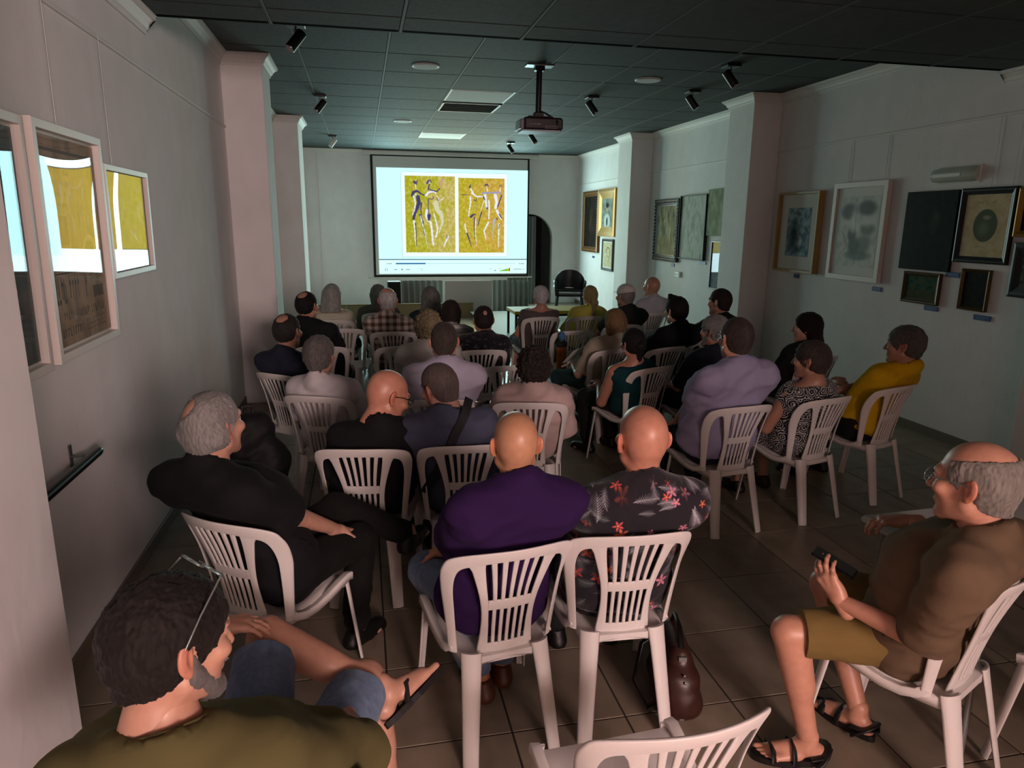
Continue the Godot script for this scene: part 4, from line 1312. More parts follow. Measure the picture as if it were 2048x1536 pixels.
	for r in [[148, 1346, 14, 12], [166, 1346, 16, 12], [186, 1346, 20, 12], [1715, 1350, 20, 10], [1740, 1350, 40, 10], [128, 1405, 8, 34], [148, 1405, 8, 34], [230, 1415, 38, 10], [312, 1410, 18, 20], [368, 1415, 44, 10], [528, 1408, 10, 8], [545, 1408, 22, 4], [545, 1425, 22, 6], [1350, 1415, 38, 5], [1418, 1430, 16, 14], [1470, 1408, 30, 4], [1650, 1418, 100, 7], [1760, 1420, 30, 6]]:
		im.fill_rect(Rect2i(u.call(r[0]), v.call(r[1]), maxi(2, int(r[2] * 0.585)), maxi(2, int(r[3] * 0.577))), Color8(120, 150, 152))
	for k in 130:                                              # volume wedge
		var x: float = 1475 + k
		var h: float = 6.0 + 34.0 * k / 130.0
		im.fill_rect(Rect2i(u.call(x), v.call(1446 - h), 1, maxi(1, int(h * 0.577))), Color8(120, 190, 70) if k < 105 else Color8(220, 190, 60) if k < 118 else Color8(70, 60, 40))
	return im

func build_screen() -> void:
	var z := -16.42
	var t := thing("projection_screen", "large pull-down projection screen showing two yellow figure paintings", "screen", Vector3(2.06, 0, z))
	var fabric := mat("screen_fabric", Color(0.80, 0.80, 0.79), 0.9)
	var black := mat("screen_border", Color(0.02, 0.025, 0.03), 0.8)
	var x0 := -1.81; var x1 := 1.80; var y0 := 0.665; var y1 := 3.37
	var b := MB.new(); b.box(Vector3((x0 + x1) * 0.5, (y0 + y1) * 0.5, 0), Vector3(x1 - x0, y1 - y0, 0.006))
	part("fabric", b, fabric, t)
	b = MB.new()
	b.box(Vector3(x0 + 0.022, (y0 + y1) * 0.5, 0.004), Vector3(0.05, y1 - y0, 0.004)); b.box(Vector3(x1 - 0.018, (y0 + y1) * 0.5, 0.004), Vector3(0.045, y1 - y0, 0.004))
	b.box(Vector3(0, y1 - 0.025, 0.0045), Vector3(x1 - x0, 0.05, 0.004)); b.box(Vector3(0, y0 + 0.02, 0.0045), Vector3(x1 - x0, 0.05, 0.004))
	part("border", b, black, t)
	var lit := StandardMaterial3D.new(); lit.resource_name = "screen_picture"
	lit.albedo_color = Color.BLACK; lit.roughness = 1.0; lit.metallic_specular = 0.0
	lit.emission_enabled = true; lit.emission = Color.WHITE; lit.emission_operator = BaseMaterial3D.EMISSION_OP_MULTIPLY
	lit.emission_texture = ImageTexture.create_from_image(screen_image()); lit.emission_energy_multiplier = 1.12
	b = MB.new()
	var lx0 := -1.69; var lx1 := 1.765; var ly0 := 0.735; var ly1 := 3.075
	b.quad(Vector3(lx0, ly0, 0.0075), Vector3(lx1, ly0, 0.0075), Vector3(lx1, ly1 + 0.01, 0.0075), Vector3(lx0, ly1, 0.0075), Vector3.BACK)
	part("screen_picture", b, lit, t, "bright projected window with two yellow paintings of figures")
	b = MB.new(); b.box(Vector3(0.02, 3.395, -0.03), Vector3(4.02, 0.10, 0.11), 0.02)
	part("housing", b, mat("housing_white", Color(0.80, 0.79, 0.77), 0.5), t)
	b = MB.new(); b.tube([Vector3(-1.95, 0.645, 0), Vector3(1.90, 0.645, 0)], 0.018, 8)
	part("weight_bar", b, mat("housing_white", Color(0.8, 0.79, 0.77), 0.5), t)
	b = MB.new(); b.tube([Vector3(1.79, 0.64, 0.01), Vector3(1.79, 0.50, 0.01)], 0.006, 6); b.ell(Vector3(1.79, 0.45, 0.01), Vector3(0.018, 0.06, 0.018), 8)
	part("pull_cord", b, mat("housing_white", Color(0.8, 0.79, 0.77), 0.5), t)

func build_ceiling_things() -> void:
	var white := mat("fitting_white", Color(0.88, 0.88, 0.86), 0.5)
	var black := mat("fitting_black", Color(0.045, 0.045, 0.045), 0.42)
	var steel := mat("fitting_steel", Color(0.55, 0.55, 0.54), 0.3, 0.9)
	# flat lamps, switched off
	for q in [[-9.345, "square white ceiling lamp, switched off, beside the air vent"], [-13.57, "square white ceiling lamp, switched off, nearest the screen"]]:
		var t := thing("ceiling_panel_lamp", q[1], "ceiling lamp", Vector3(1.52, HIGH, q[0]), 0, "square ceiling lamps")
		var b := MB.new(); b.box(Vector3(0, 0.003, 0), Vector3(0.80, 0.012, 0.832), 0.003); part("frame", b, white, t)
		b = MB.new(); b.box(Vector3(0, -0.004, 0), Vector3(0.755, 0.006, 0.785), 0.002); part("diffuser", b, mat("diffuser", Color(0.92, 0.93, 0.92), 0.85), t)
	for q in [[0.705, -7.70, "round white ceiling lamp nearest the left wall pier"], [3.165, -7.79, "round white ceiling lamp right of the projector"], [0.705, -11.81, "small round white ceiling lamp farther towards the screen"]]:
		var t := thing("round_ceiling_lamp", q[2], "ceiling lamp", Vector3(q[0], HIGH, q[1]), 0, "round ceiling lamps")
		var b := MB.new(); b.tube([Vector3(0, 0.002, 0), Vector3(0, -0.010, 0), Vector3(0, -0.014, 0)], [0.145, 0.143, 0.135], 40); part("rim", b, white, t)
		b = MB.new(); b.tube([Vector3(0, -0.010, 0), Vector3(0, -0.017, 0)], [0.125, 0.120], 36); part("diffuser", b, mat("diffuser", Color(0.92, 0.93, 0.92), 0.85), t)
	# air vent next to the first lamp
	var t := thing("air_vent", "dark slatted air vent in the ceiling between lamp and screen", "air vent", Vector3(1.52, HIGH, -10.20))
	var b := MB.new()
	for s in [[-0.385, 0.0, 0.03, 0.75], [0.385, 0.0, 0.03, 0.75], [0, -0.36, 0.80, 0.03], [0, 0.36, 0.80, 0.03]]: b.box(Vector3(s[0], -0.004, s[1]), Vector3(s[2], 0.02, s[3]), 0.003)
	part("frame", b, mat("vent_frame", Color(0.32, 0.33, 0.32), 0.5), t)
	b = MB.new(); b.box(Vector3(0, 0.026, 0), Vector3(0.76, 0.004, 0.70)); part("backing", b, mat("vent_slat", Color(0.13, 0.135, 0.13), 0.5), t)
	var sb := MB.new(); sb.box(Vector3.ZERO, Vector3(0.74, 0.004, 0.045), 0.001, Basis(Vector3.RIGHT, 0.7))
	var sm := sb.mesh(mat("vent_slat", Color(0.13, 0.135, 0.13), 0.5))
	for i in 11:
		var o := part_mesh("slat", sm, t); o.position = Vector3(0, 0.0, -0.30 + i * 0.06)
	# tilted spotlights, switched off
	for q in [[-0.46, -6.38, 2.4, 0.75, "black ceiling spotlight nearest the camera, by the left wall", true], [-0.45, -9.76, 2.3, 0.55, "black ceiling spotlight by the left wall, second from the camera", true], [-0.46, -14.1, 2.0, 0.3, "white ceiling spotlight by the left wall, nearest the screen", false], [3.67, -6.88, -2.4, 0.7, "black ceiling spotlight nearest the right front pier", true], [3.93, -8.26, -2.4, 0.7, "black ceiling spotlight just before the right pier", true], [2.90, -8.95, -2.4, 0.7, "black ceiling spotlight right of the projector", true], [2.97, -12.4, -2.3, 0.7, "black ceiling spotlight seen below the projector", true], [2.95, -14.2, -2.3, 0.7, "small black ceiling spotlight before the screen housing", true]]:
		var s := thing("ceiling_spotlight", q[4], "spotlight", Vector3(q[0], HIGH, q[1]), 0, "ceiling spotlights")
		var hm: Material = black if q[5] else mat("spot_white", Color(0.8, 0.79, 0.77), 0.4)
		b = MB.new(); b.box(Vector3(0, -0.014, 0), Vector3(0.15, 0.028, 0.15), 0.005); part("base", b, black, s)
		b = MB.new(); b.tube([Vector3(0, -0.02, 0), Vector3(0, -0.085, 0)], 0.009, 8); part("stem", b, steel, s)
		var dir := Vector3(sin(q[2]) * -sin(q[3] + 0.3), -cos(q[3]), 0.35).normalized()
		if q[2] > 0: dir = Vector3(-0.55, -0.75, 0.25).normalized()
		else: dir = Vector3(0.5, -0.75, 0.25).normalized()
		var c := Vector3(0, -0.13, 0)
		b = MB.new(); b.tube([c - dir * 0.085, c - dir * 0.08, c + dir * 0.085, c + dir * 0.09], [0.036, 0.042, 0.042, 0.038], 16); part("head", b, hm, s)
		b = MB.new(); b.tube([c + dir * 0.088, c + dir * 0.094], [0.041, 0.039], 16); part("rim", b, steel, s)
	# projector on its pole
	t = thing("projector", "dark projector hanging from a ceiling pole and facing the screen", "projector", Vector3(1.83, 0, -7.40))
	var shell := mat("projector_shell", Color(0.16, 0.125, 0.13), 0.4)
	b = MB.new(); b.box(Vector3(0, HIGH - 0.006, 0), Vector3(0.28, 0.012, 0.14), 0.003); part("ceiling_plate", b, mat("plate_steel", Color(0.72, 0.74, 0.74), 0.35, 0.2), t)
	b = MB.new(); b.box(Vector3(0.0, HIGH - 0.03, 0), Vector3(0.10, 0.05, 0.08), 0.006); b.tube([Vector3(0, HIGH - 0.02, 0), Vector3(-0.005, 3.00, 0)], 0.030, 16); b.box(Vector3(-0.005, 2.985, 0), Vector3(0.10, 0.05, 0.07), 0.008); b.box(Vector3(0, 2.958, 0), Vector3(0.26, 0.012, 0.20), 0.003); part("pole", b, mat("pole_black", Color(0.07, 0.06, 0.06), 0.35), t)
	b = MB.new(); b.box(Vector3(0.02, 2.885, 0), Vector3(0.41, 0.125, 0.30), 0.02); part("body", b, shell, t)
	b = MB.new(); b.box(Vector3(-0.20, 2.878, 0), Vector3(0.035, 0.10, 0.28), 0.008)
	for i in 6: b.box(Vector3(-0.222, 2.838 + i * 0.017, 0), Vector3(0.012, 0.007, 0.25), 0.002)
	part("side_grille", b, mat("projector_grey", Color(0.50, 0.50, 0.53), 0.45), t)
	b = MB.new(); b.box(Vector3(0.0, 2.818, 0), Vector3(0.40, 0.014, 0.29), 0.004); part("base_plate", b, mat("projector_light", Color(0.78, 0.79, 0.80), 0.5), t)
	b = MB.new(); b.tube([Vector3(0.08, 2.885, -0.15), Vector3(0.08, 2.885, -0.19)], [0.045, 0.040], 18); part("lens", b, mat("lens_black", Color(0.02, 0.02, 0.03), 0.1), t)
	b = MB.new()
	for i in 5: b.box(Vector3(-0.12 + i * 0.024, 2.878, 0.151), Vector3(0.010 if i < 3 else 0.018, 0.008, 0.003))
	for r in 2:
		for i in 6: b.box(Vector3(0.04 + i * 0.022, 2.862 - r * 0.02, 0.151), Vector3(0.012, 0.007, 0.003))
	part("sockets", b, mat("socket_marks", Color(0.62, 0.58, 0.58), 0.5), t)
	b = MB.new(); b.tube([Vector3(0.01, 3.02, 0.02), Vector3(0.06, 3.0, 0.04), Vector3(0.12, 2.965, 0.05), Vector3(0.15, 2.92, 0.14), Vector3(0.16, 2.90, 0.17), Vector3(0.15, 2.87, 0.152)], 0.009, 8); part("cable", b, black, t)
	b = MB.new(); b.box(Vector3(0.22, 2.86, 0.05), Vector3(0.03, 0.03, 0.05), 0.006); part("knob", b, black, t)

# ---------------------------------------------------------------- stage corner under the screen
func build_stage() -> void:
	var tan := mat("stage_wood", Color(0.52, 0.45, 0.31), 0.6)
	var t := thing("low_partition", "low tan wooden partition under the left of the screen", "partition", Vector3.ZERO)
	var b := MB.new(); b.box(Vector3(0.50, 0.285, -14.22), Vector3(3.4, 0.02, 0.06), 0.004)
	part("cap_rail", b, tan, t)
	for i in 4:
		b = MB.new(); b.box(Vector3(-0.775 + i * 0.85, 0.138, -14.22), Vector3(0.84, 0.274, 0.035), 0.004)
		part("panel", b, tan, t)
	t = thing("grey_platform", "low grey platform carrying the yellow table", "platform", Vector3.ZERO)
	b = MB.new(); b.box(Vector3(3.40, 0.128, -12.05), Vector3(2.6, 0.024, 3.9), 0.005); part("deck", b, mat("platform_grey", Color(0.55, 0.57, 0.54), 0.6), t)
	b = MB.new(); b.box(Vector3(3.40, 0.058, -12.05), Vector3(2.5, 0.116, 3.7)); part("frame", b, mat("platform_dark", Color(0.03, 0.035, 0.035), 0.9), t)
	# yellow table
	t = thing("yellow_table", "low table with a yellow top and dark metal legs on the platform", "table", Vector3(2.85, 0.14, -10.85))
	b = MB.new(); b.box(Vector3(0, 0.40, 0), Vector3(1.15, 0.05, 0.66), 0.004); part("top", b, mat("table_yellow", Color(0.80, 0.68, 0.22), 0.6), t)
	var lm := mat("table_leg", Color(0.035, 0.05, 0.06), 0.4)
	for sx in [-1.0, 1.0]:
		for sz in [-1.0, 1.0]:
			b = MB.new(); b.box(Vector3(0.545 * sx, 0.19, 0.30 * sz), Vector3(0.035, 0.38, 0.035), 0.003); part("leg", b, lm, t)
	b = MB.new(); b.box(Vector3(0, 0.36, 0.30), Vector3(1.06, 0.04, 0.02)); b.box(Vector3(0, 0.36, -0.30), Vector3(1.06, 0.04, 0.02)); part("rail", b, lm, t)
	# curtains: pleated cloth
	for q in [[0.78, 1.66, 0.69, "grey curtain left of the white board under the screen"], [2.72, 3.55, 0.69, "grey curtain right of the white board under the screen"], [3.42, 4.10, 2.06, "grey curtain drawn to the left inside the arch"]]:
		b = MB.new()
		var zc := -15.0 if q[2] < 1.0 else ZB - 0.06
		var bottom := 0.0 if q[2] > 1.0 else 0.0
		var top: float = q[2] + 0.0
		var r0 := PackedVector3Array(); var r1 := PackedVector3Array()
		for k in 61:
			var f := k / 60.0
			r0.append(Vector3(lerpf(q[0], q[1], f), bottom, zc + 0.035 * sin(f * 46.0) + 0.012 * sin(f * 91.0)))
			r1.append(Vector3(lerpf(q[0], q[1], f), top if q[2] < 1.0 else minf(top, 1.56 + sqrt(maxf(0.0, 0.3025 - pow(lerpf(q[0], q[1], f) - 3.95, 2.0))) - 0.01), zc + 0.028 * sin(f * 46.0 + 0.4)))
		b.loft([r0, r1], false)
		single("curtain", b, mat("curtain_grey", Color(0.50, 0.53, 0.51), 0.9), q[3], "curtain", Vector3.ZERO, 0, "grey curtains")
	b = MB.new(); b.box(Vector3(2.15, 0.36, -14.55), Vector3(1.0, 0.72, 0.03), 0.004)
	single("white_board", b, mat("board_white", Color(0.74, 0.72, 0.70), 0.7), "plain white board standing under the middle of the screen", "board")
	t = thing("dark_gap_box", "tall black loudspeaker column standing left under the screen", "filler_box", Vector3(0.62, 0.0, -14.75))  # added black box, stands in for a dark gap under the screen
	b = MB.new(); b.box(Vector3(0, 0.35, 0), Vector3(0.27, 0.70, 0.25), 0.012); part("cabinet", b, mat("gap_box_black", Color(0.03, 0.04, 0.042), 0.6), t)
	b = MB.new(); b.box(Vector3(0, 0.35, 0.128), Vector3(0.23, 0.64, 0.008), 0.003); part("front_sheet", b, mat("gap_box_front", Color(0.02, 0.025, 0.027), 0.9), t)
	# two black armchairs, one stacked in the other
	var pl := mat("armchair_black", Color(0.035, 0.045, 0.048), 0.4)
	for k in 2:
		t = thing("black_armchair", ["black plastic armchair at the bottom of the stack by the arch", "black plastic armchair on top of the stack by the arch"][k], "chair", Vector3(3.86, 0.142 + k * 0.09, -12.9), -0.25, "stacked black armchairs")
		b = MB.new()
		var rows := []
		for i in 13:
			var a := lerpf(-1.25, 1.25, i / 12.0)
			var top := 0.80 - 0.20 * pow(absf(a / 1.25), 2.2)
			var bot := top - (0.25 if absf(a) < 0.9 else lerpf(0.25, 0.06, (absf(a) - 0.9) / 0.35))
			var r := 0.285
			var p := Vector3(sin(a) * r * 1.04, 0, -cos(a) * r * 0.95 - 0.0) * Vector3(1, 1, 1)
			var o := Vector3(sin(a), 0, -cos(a))
			rows.append(PackedVector3Array([p + Vector3.UP * top + o * 0.012, p + Vector3.UP * bot + o * 0.004, p + Vector3.UP * bot - o * 0.010, p + Vector3.UP * top - o * 0.006]))
		b.loft(rows, true, true); part("backrest", b, pl, t)
		for s in [-1.0, 1.0]:
			b = MB.new(); b.tube([Vector3(0.282 * s, 0.60, -0.09), Vector3(0.29 * s, 0.605, 0.05), Vector3(0.285 * s, 0.585, 0.20), Vector3(0.27 * s, 0.54, 0.235), Vector3(0.255 * s, 0.42, 0.22)], 0.022, 8, true, 0.6); part("arm", b, pl, t)
			for f in [-1.0, 1.0]:
				b = MB.new(); b.tube([Vector3(0.225 * s, 0.44, 0.20 * f), Vector3(0.265 * s, 0.0, 0.25 * f)], [0.022, 0.016], 8); part("leg", b, pl, t)
		b = MB.new(); b.box(Vector3(0, 0.43, 0.0), Vector3(0.50, 0.035, 0.48), 0.012); part("seat", b, pl, t)

# ---------------------------------------------------------------- framed pictures
# Built facing +z with its back at z = 0, then turned to hang on a side wall. W, H outside size, FW width and FD depth of the frame.
func picture(called: String, label: String, at: Vector3, turn: float, w: float, h: float, fw: float, fd: float, frame: Material, art: Material, opt := {}) -> Node3D:
	var t := thing(called, label, opt.get("category", "picture"), at, turn, opt.get("group", "pictures on the walls"))
	t.rotate_object_local(Vector3.RIGHT, deg_to_rad(opt.get("tilt", 0.0)))
	var b := MB.new()
	if fw > 0.0:
		# four mitred bars with a sloping face
		var prof := [Vector2(0, 0), Vector2(0, fd * 0.85), Vector2(fw * 0.25, fd), Vector2(fw * 0.45, fd * 0.92), Vector2(fw * 0.9, fd * 0.55), Vector2(fw, fd * 0.5), Vector2(fw, 0)]
		if opt.get("flat", false): prof = [Vector2(0, 0), Vector2(0, fd - 0.002), Vector2(0.002, fd), Vector2(fw - 0.002, fd), Vector2(fw, fd - 0.002), Vector2(fw, 0)]
		var cor := [Vector2(-w, -h) * 0.5, Vector2(w, -h) * 0.5, Vector2(w, h) * 0.5, Vector2(-w, h) * 0.5]
		for s in 4:
			var a: Vector2 = cor[s]; var e: Vector2 = cor[(s + 1) % 4]
			var d := (e - a).normalized(); var inn := Vector2(-d.y, d.x)
			for i in prof.size() - 1:
				var p: Vector2 = prof[i]; var q: Vector2 = prof[i + 1]
				var pt := func(c: Vector2, s1: float, r: Vector2) -> Vector3:
					var g: Vector2 = c + d * s1 * r.x + inn * r.x
					return Vector3(g.x, g.y, r.y)
				var slope := (q - p).normalized()
				var n2 := Vector2(-slope.y, slope.x)
				b.quad(pt.call(a, 1.0, p), pt.call(e, -1.0, p), pt.call(e, -1.0, q), pt.call(a, 1.0, q), Vector3(inn.x * n2.x, inn.y * n2.x, n2.y).normalized())
		b.box(Vector3(0, 0, 0.003), Vector3(w - 0.004, h - 0.004, 0.006))
		part("frame", b, frame, t)
		if opt.has("carved"):
			b = MB.new()
			var st := 0.055
			for s in 4:
				var a: Vector2 = cor[s]; var e: Vector2 = cor[(s + 1) % 4]
				var d := (e - a).normalized(); var inn := Vector2(-d.y, d.x)
				var nn := int((e - a).length() / st)
				for k in range(1, nn):
					var g: Vector2 = a + (e - a) * (float(k) / nn) + inn * fw * 0.42
					b.ell(Vector3(g.x, g.y, fd * 0.93), Vector3(0.020, 0.020, 0.012), 6)
			part("carving", b, opt.carved, t)
	var iw := w - fw * 2.0; var ih := h - fw * 2.0
	var zi: float = fd * 0.42 if fw > 0.0 else fd
	if opt.has("mat_w"):
		b = MB.new(); b.box(Vector3(0, 0, zi - 0.003), Vector3(iw, ih, 0.004)); part("mount", b, opt.get("mount", mat("mount_card", Color(0.83, 0.83, 0.79), 0.9)), t)
		zi += 0.002
		iw -= opt.mat_w * 2.0; ih -= opt.get("mat_h", opt.mat_w) * 2.0
	b = MB.new()
	if fw > 0.0:
		b.quad(Vector3(-iw, -ih, 0) * 0.5 + Vector3(0, 0, zi), Vector3(iw, -ih, 0) * 0.5 + Vector3(0, 0, zi), Vector3(iw, ih, 0) * 0.5 + Vector3(0, 0, zi), Vector3(-iw, ih, 0) * 0.5 + Vector3(0, 0, zi), Vector3.BACK)
	else:
		b.box(Vector3(0, 0, fd * 0.5), Vector3(w, h, fd), 0.003)
		b.quad(Vector3(-iw, -ih, 0) * 0.497 + Vector3(0, 0, fd + 0.0006), Vector3(iw, -ih, 0) * 0.497 + Vector3(0, 0, fd + 0.0006), Vector3(iw, ih, 0) * 0.497 + Vector3(0, 0, fd + 0.0006), Vector3(-iw, ih, 0) * 0.497 + Vector3(0, 0, fd + 0.0006), Vector3.BACK)
	part("artwork", b, art, t)
	if opt.get("glass", false):
		b = MB.new()
		var gw := w - fw * 2.0 + 0.004; var gh := h - fw * 2.0 + 0.004
		var bow: float = opt.get("bow", 0.0)      # a sheet of acrylic that bulges a little
		var rows := []
		for r in 25:
			var row := PackedVector3Array()
			var y := (r / 24.0 - 0.5)
			for k in 25:
				var x := (k / 24.0 - 0.5)
				row.append(Vector3(x * gw, y * gh, fd * 0.62 + bow * (x * x * 2.0 + 5.0 * pow(maxf(0.0, y - 0.12), 2.0) * (1.0 - 4.0 * x * x))))
			rows.append(row)
		b.loft(rows, false)
		for i in b.n.size(): if b.n[i].z < 0.0: b.n[i] = -b.n[i]
		var gm := mat("picture_glass", Color(1, 1, 1, 0.04), 0.0)
		gm.metallic_specular = 0.24
		gm.transparency = BaseMaterial3D.TRANSPARENCY_ALPHA
		part("glass", b, gm, t)
		# second face of the sheet
		var b2 := MB.new(); b2.add(b, Transform3D(Basis(), Vector3(0, 0, -0.003)))
		part("glass", b2, gm, t)
	if opt.has("wires"):
		for x in opt.wires:
			b = MB.new(); b.tube([Vector3(x, h * 0.5 - 0.02, 0.008), Vector3(x, opt.rail - at.y, 0.004)], 0.0022, 5)
			part("hanging_wire", b, mat("wire_clear", Color(0.75, 0.75, 0.74), 0.3), t)
	return t

func art_mat(key: String, im: Image, rough := 0.6) -> StandardMaterial3D:
	var m := mat("art_" + key, Color.WHITE, rough)
	m.albedo_texture = ImageTexture.create_from_image(im)
	m.metallic_specular = 0.15
	return m

# a brushy ground of two or three tones
func brushy(w: int, h: int, cols: Array, seed_: int, fx := 0.02, fy := 0.01) -> Image:
	var im := Image.create(w, h, false, Image.FORMAT_RGB8)
	var fn := FastNoiseLite.new(); fn.seed = seed_; fn.frequency = 1.0; fn.fractal_octaves = 5
	for y in h:
		for x in w:
			var t := clampf(fn.get_noise_2d(x * fx, y * fy) * 0.9 + 0.5, 0.0, 0.999) * (cols.size() - 1)
			im.set_pixel(x, y, (cols[int(t)] as Color).lerp(cols[int(t) + 1], t - int(t)))
	return im

func blob(im: Image, c: Vector2, r: Vector2, col: Color, a := 1.0, soft := 0.25) -> void:
	for y in range(maxi(0, int(c.y - r.y)), mini(im.get_height(), int(c.y + r.y) + 1)):
		for x in range(maxi(0, int(c.x - r.x)), mini(im.get_width(), int(c.x + r.x) + 1)):
			var d := Vector2((x - c.x) / r.x, (y - c.y) / r.y).length()
			if d < 1.0: im.set_pixel(x, y, im.get_pixel(x, y).lerp(col, a * clampf((1.0 - d) / soft, 0.0, 1.0)))

# the shape of letters too small to read: short upright marks in rows
func marks(im: Image, r: Rect2, col: Color, wide: float, seed_: int) -> void:
	var g := RandomNumberGenerator.new(); g.seed = seed_
	var x := r.position.x
	while x < r.end.x - wide:
		var w := wide * g.randf_range(0.5, 1.0)
		if g.randf() > 0.12:
			im.fill_rect(Rect2i(int(x), int(r.position.y + r.size.y * g.randf_range(0, 0.2)), maxi(1, int(w * 0.35)), int(r.size.y * 0.8)), col)
			im.fill_rect(Rect2i(int(x), int(r.position.y + r.size.y * (0.2 if g.randf() > 0.5 else 0.8)), maxi(1, int(w * 0.8)), maxi(1, int(r.size.y * 0.16))), col)
			if g.randf() > 0.5: im.fill_rect(Rect2i(int(x + w * 0.6), int(r.position.y + r.size.y * 0.25), maxi(1, int(w * 0.28)), int(r.size.y * 0.7)), col)
		x += wide * 1.05

func caption(at: Vector3, turn: float, w: float, label: String) -> void:
	var t := thing("caption_plate", label, "caption plate", at, turn, "blue caption plates")
	var b := MB.new(); b.box(Vector3(0, 0, 0.004), Vector3(w, 0.045, 0.008), 0.001)
	part("plate", b, mat("caption_blue", Color(0.10, 0.20, 0.48), 0.5), t)
	b = MB.new()
	for r in 2: b.box(Vector3(-w * 0.06 * r, 0.008 - r * 0.016, 0.0085), Vector3(w * (0.7 - r * 0.2), 0.006, 0.001))
	part("lettering", b, mat("caption_print", Color(0.30, 0.40, 0.62), 0.6), t)

func build_pictures() -> void:
	var whitef := mat("frame_white", Color(0.86, 0.83, 0.80), 0.45)
	var lt := PI / 2.0      # hangs on the left wall, faces +x
	var rt := -PI / 2.0
	# ---- left wall: three glazed posters mirroring the screen
	var im := brushy(256, 320, [Color8(120, 100, 74), Color8(150, 126, 96), Color8(168, 146, 112)], 61)
	im.fill_rect(Rect2i(16, 18, 224, 5), Color8(80, 66, 48))
	for k in 5: marks(im, Rect2(22, 30 + k * 17, 130 - k * 9, 9), Color8(70, 58, 44), 7.0, k)
	im.fill_rect(Rect2i(60, 118, 40, 46), Color8(120, 62, 44))
	marks(im, Rect2(24, 172, 128, 24), Color8(52, 46, 40), 13.0, 21)
	blob(im, Vector2(188, 176), Vector2(34, 30), Color8(176, 168, 130), 1.0, 0.1); blob(im, Vector2(188, 182), Vector2(26, 26), Color8(96, 84, 64), 1.0, 0.1)
	for k in 4: marks(im, Rect2(172, 198 + k * 8, 60, 4), Color8(90, 78, 60), 4.0, 30 + k)
	im.fill_rect(Rect2i(18, 206, 140, 2), Color8(60, 52, 40))
	marks(im, Rect2(22, 212, 140, 44), Color8(46, 42, 38), 11.0, 41)
	im.fill_rect(Rect2i(184, 236, 52, 20), Color8(84, 70, 52))
	marks(im, Rect2(44, 266, 190, 16), Color8(62, 48, 36), 9.0, 51)
	marks(im, Rect2(30, 290, 96, 18), Color8(48, 38, 30), 10.0, 52)
	for k in 3: marks(im, Rect2(136, 288 + k * 8, 96, 4), Color8(84, 70, 52), 4.0, 60 + k)
	var poster := art_mat("poster", im, 0.8)
	picture("framed_poster", "white framed brown letter-print poster, tallest in full view on the left wall", Vector3(XL + 0.014, 1.80, -3.465), lt + deg_to_rad(1.15), 0.78, 0.95, 0.036, 0.05, whitef, poster, {glass = true, bow = -0.0045, tilt = 0.55, flat = true, wires = [-0.02], rail = 2.79, mat_w = 0.012})
	im = brushy(128, 320, [Color8(52, 66, 64), Color8(70, 88, 84), Color8(84, 100, 94)], 67)
	for k in 16: marks(im, Rect2(14, 14 + k * 18, 96, 8), Color8(150, 160, 150) if k % 4 else Color8(24, 32, 32), 7.0, 80 + k)
	picture("framed_poster", "white framed grey-green poster half hidden by the near left pier", Vector3(XL + 0.016, 1.79, -2.665), lt + deg_to_rad(1.4), 0.76, 0.96, 0.036, 0.05, whitef, art_mat("poster_green", im, 0.8), {glass = true, bow = 0.0, tilt = 0.55, flat = true, wires = [0.1], rail = 2.79, mat_w = 0.012})
	im = brushy(128, 128, [Color8(34, 36, 36), Color8(56, 60, 58), Color8(90, 96, 92)], 71, 0.05, 0.05)
	picture("framed_poster", "smallest white framed picture on the left wall, farthest from the camera", Vector3(XL + 0.012, 1.885, -4.25), lt + deg_to_rad(0.7), 0.76, 0.56, 0.030, 0.04, whitef, art_mat("dark_print", im, 0.8), {glass = true, bow = 0.001, tilt = 0.55, flat = true, wires = [-0.15], rail = 2.79})
	# ---- right wall between the piers, near group
	var pine := mat("frame_pine", Color(0.66, 0.52, 0.28), 0.5)
	im = brushy(128, 190, [Color8(90, 110, 122), Color8(134, 158, 166), Color8(170, 190, 192)], 75, 0.03, 0.03)
	blob(im, Vector2(40, 110), Vector2(34, 80), Color8(42, 52, 62), 0.8, 0.8); blob(im, Vector2(80, 130), Vector2(12, 26), Color8(214, 222, 222), 0.7, 0.8); blob(im, Vector2(66, 160), Vector2(22, 14), Color8(60, 70, 80), 0.5, 0.8)
	picture("framed_drawing", "pine framed blue-grey drawing with a wide white mount beside the right pier", Vector3(XR - 0.005, 1.825, -7.61), rt, 0.80, 0.93, 0.028, 0.075, pine, art_mat("blue_drawing", im), {mat_w = 0.145, mat_h = 0.155, flat = true})
	im = brushy(160, 240, [Color8(170, 176, 168), Color8(196, 200, 190), Color8(214, 216, 208)], 77, 0.03, 0.02)
	for q in [[40, 50, 40, 34, 0.8], [110, 40, 46, 30, 0.8], [120, 110, 36, 26, 0.5], [60, 128, 22, 34, 0.75], [72, 168, 30, 36, 0.7], [110, 160, 34, 40, 0.45], [90, 200, 60, 22, 0.5]]: blob(im, Vector2(q[0], q[1]), Vector2(q[2], q[3]), Color8(34, 44, 40), minf(1.0, q[4] * 1.25), 0.5)
	for q in [[64, 62, 24, 44], [70, 110, 30, 20], [60, 92, 18, 40], [118, 86, 34, 26]]: blob(im, Vector2(q[0], q[1]), Vector2(q[2], q[3]), Color8(224, 226, 220), 0.8, 0.8)
	stroke(im, [Vector2(66, 10), Vector2(72, 120), Vector2(84, 230)], 3, 3, Color8(70, 80, 74))
	stroke(im, [Vector2(20, 120), Vector2(44, 170), Vector2(10, 210)], 5, 2, Color8(60, 70, 66))
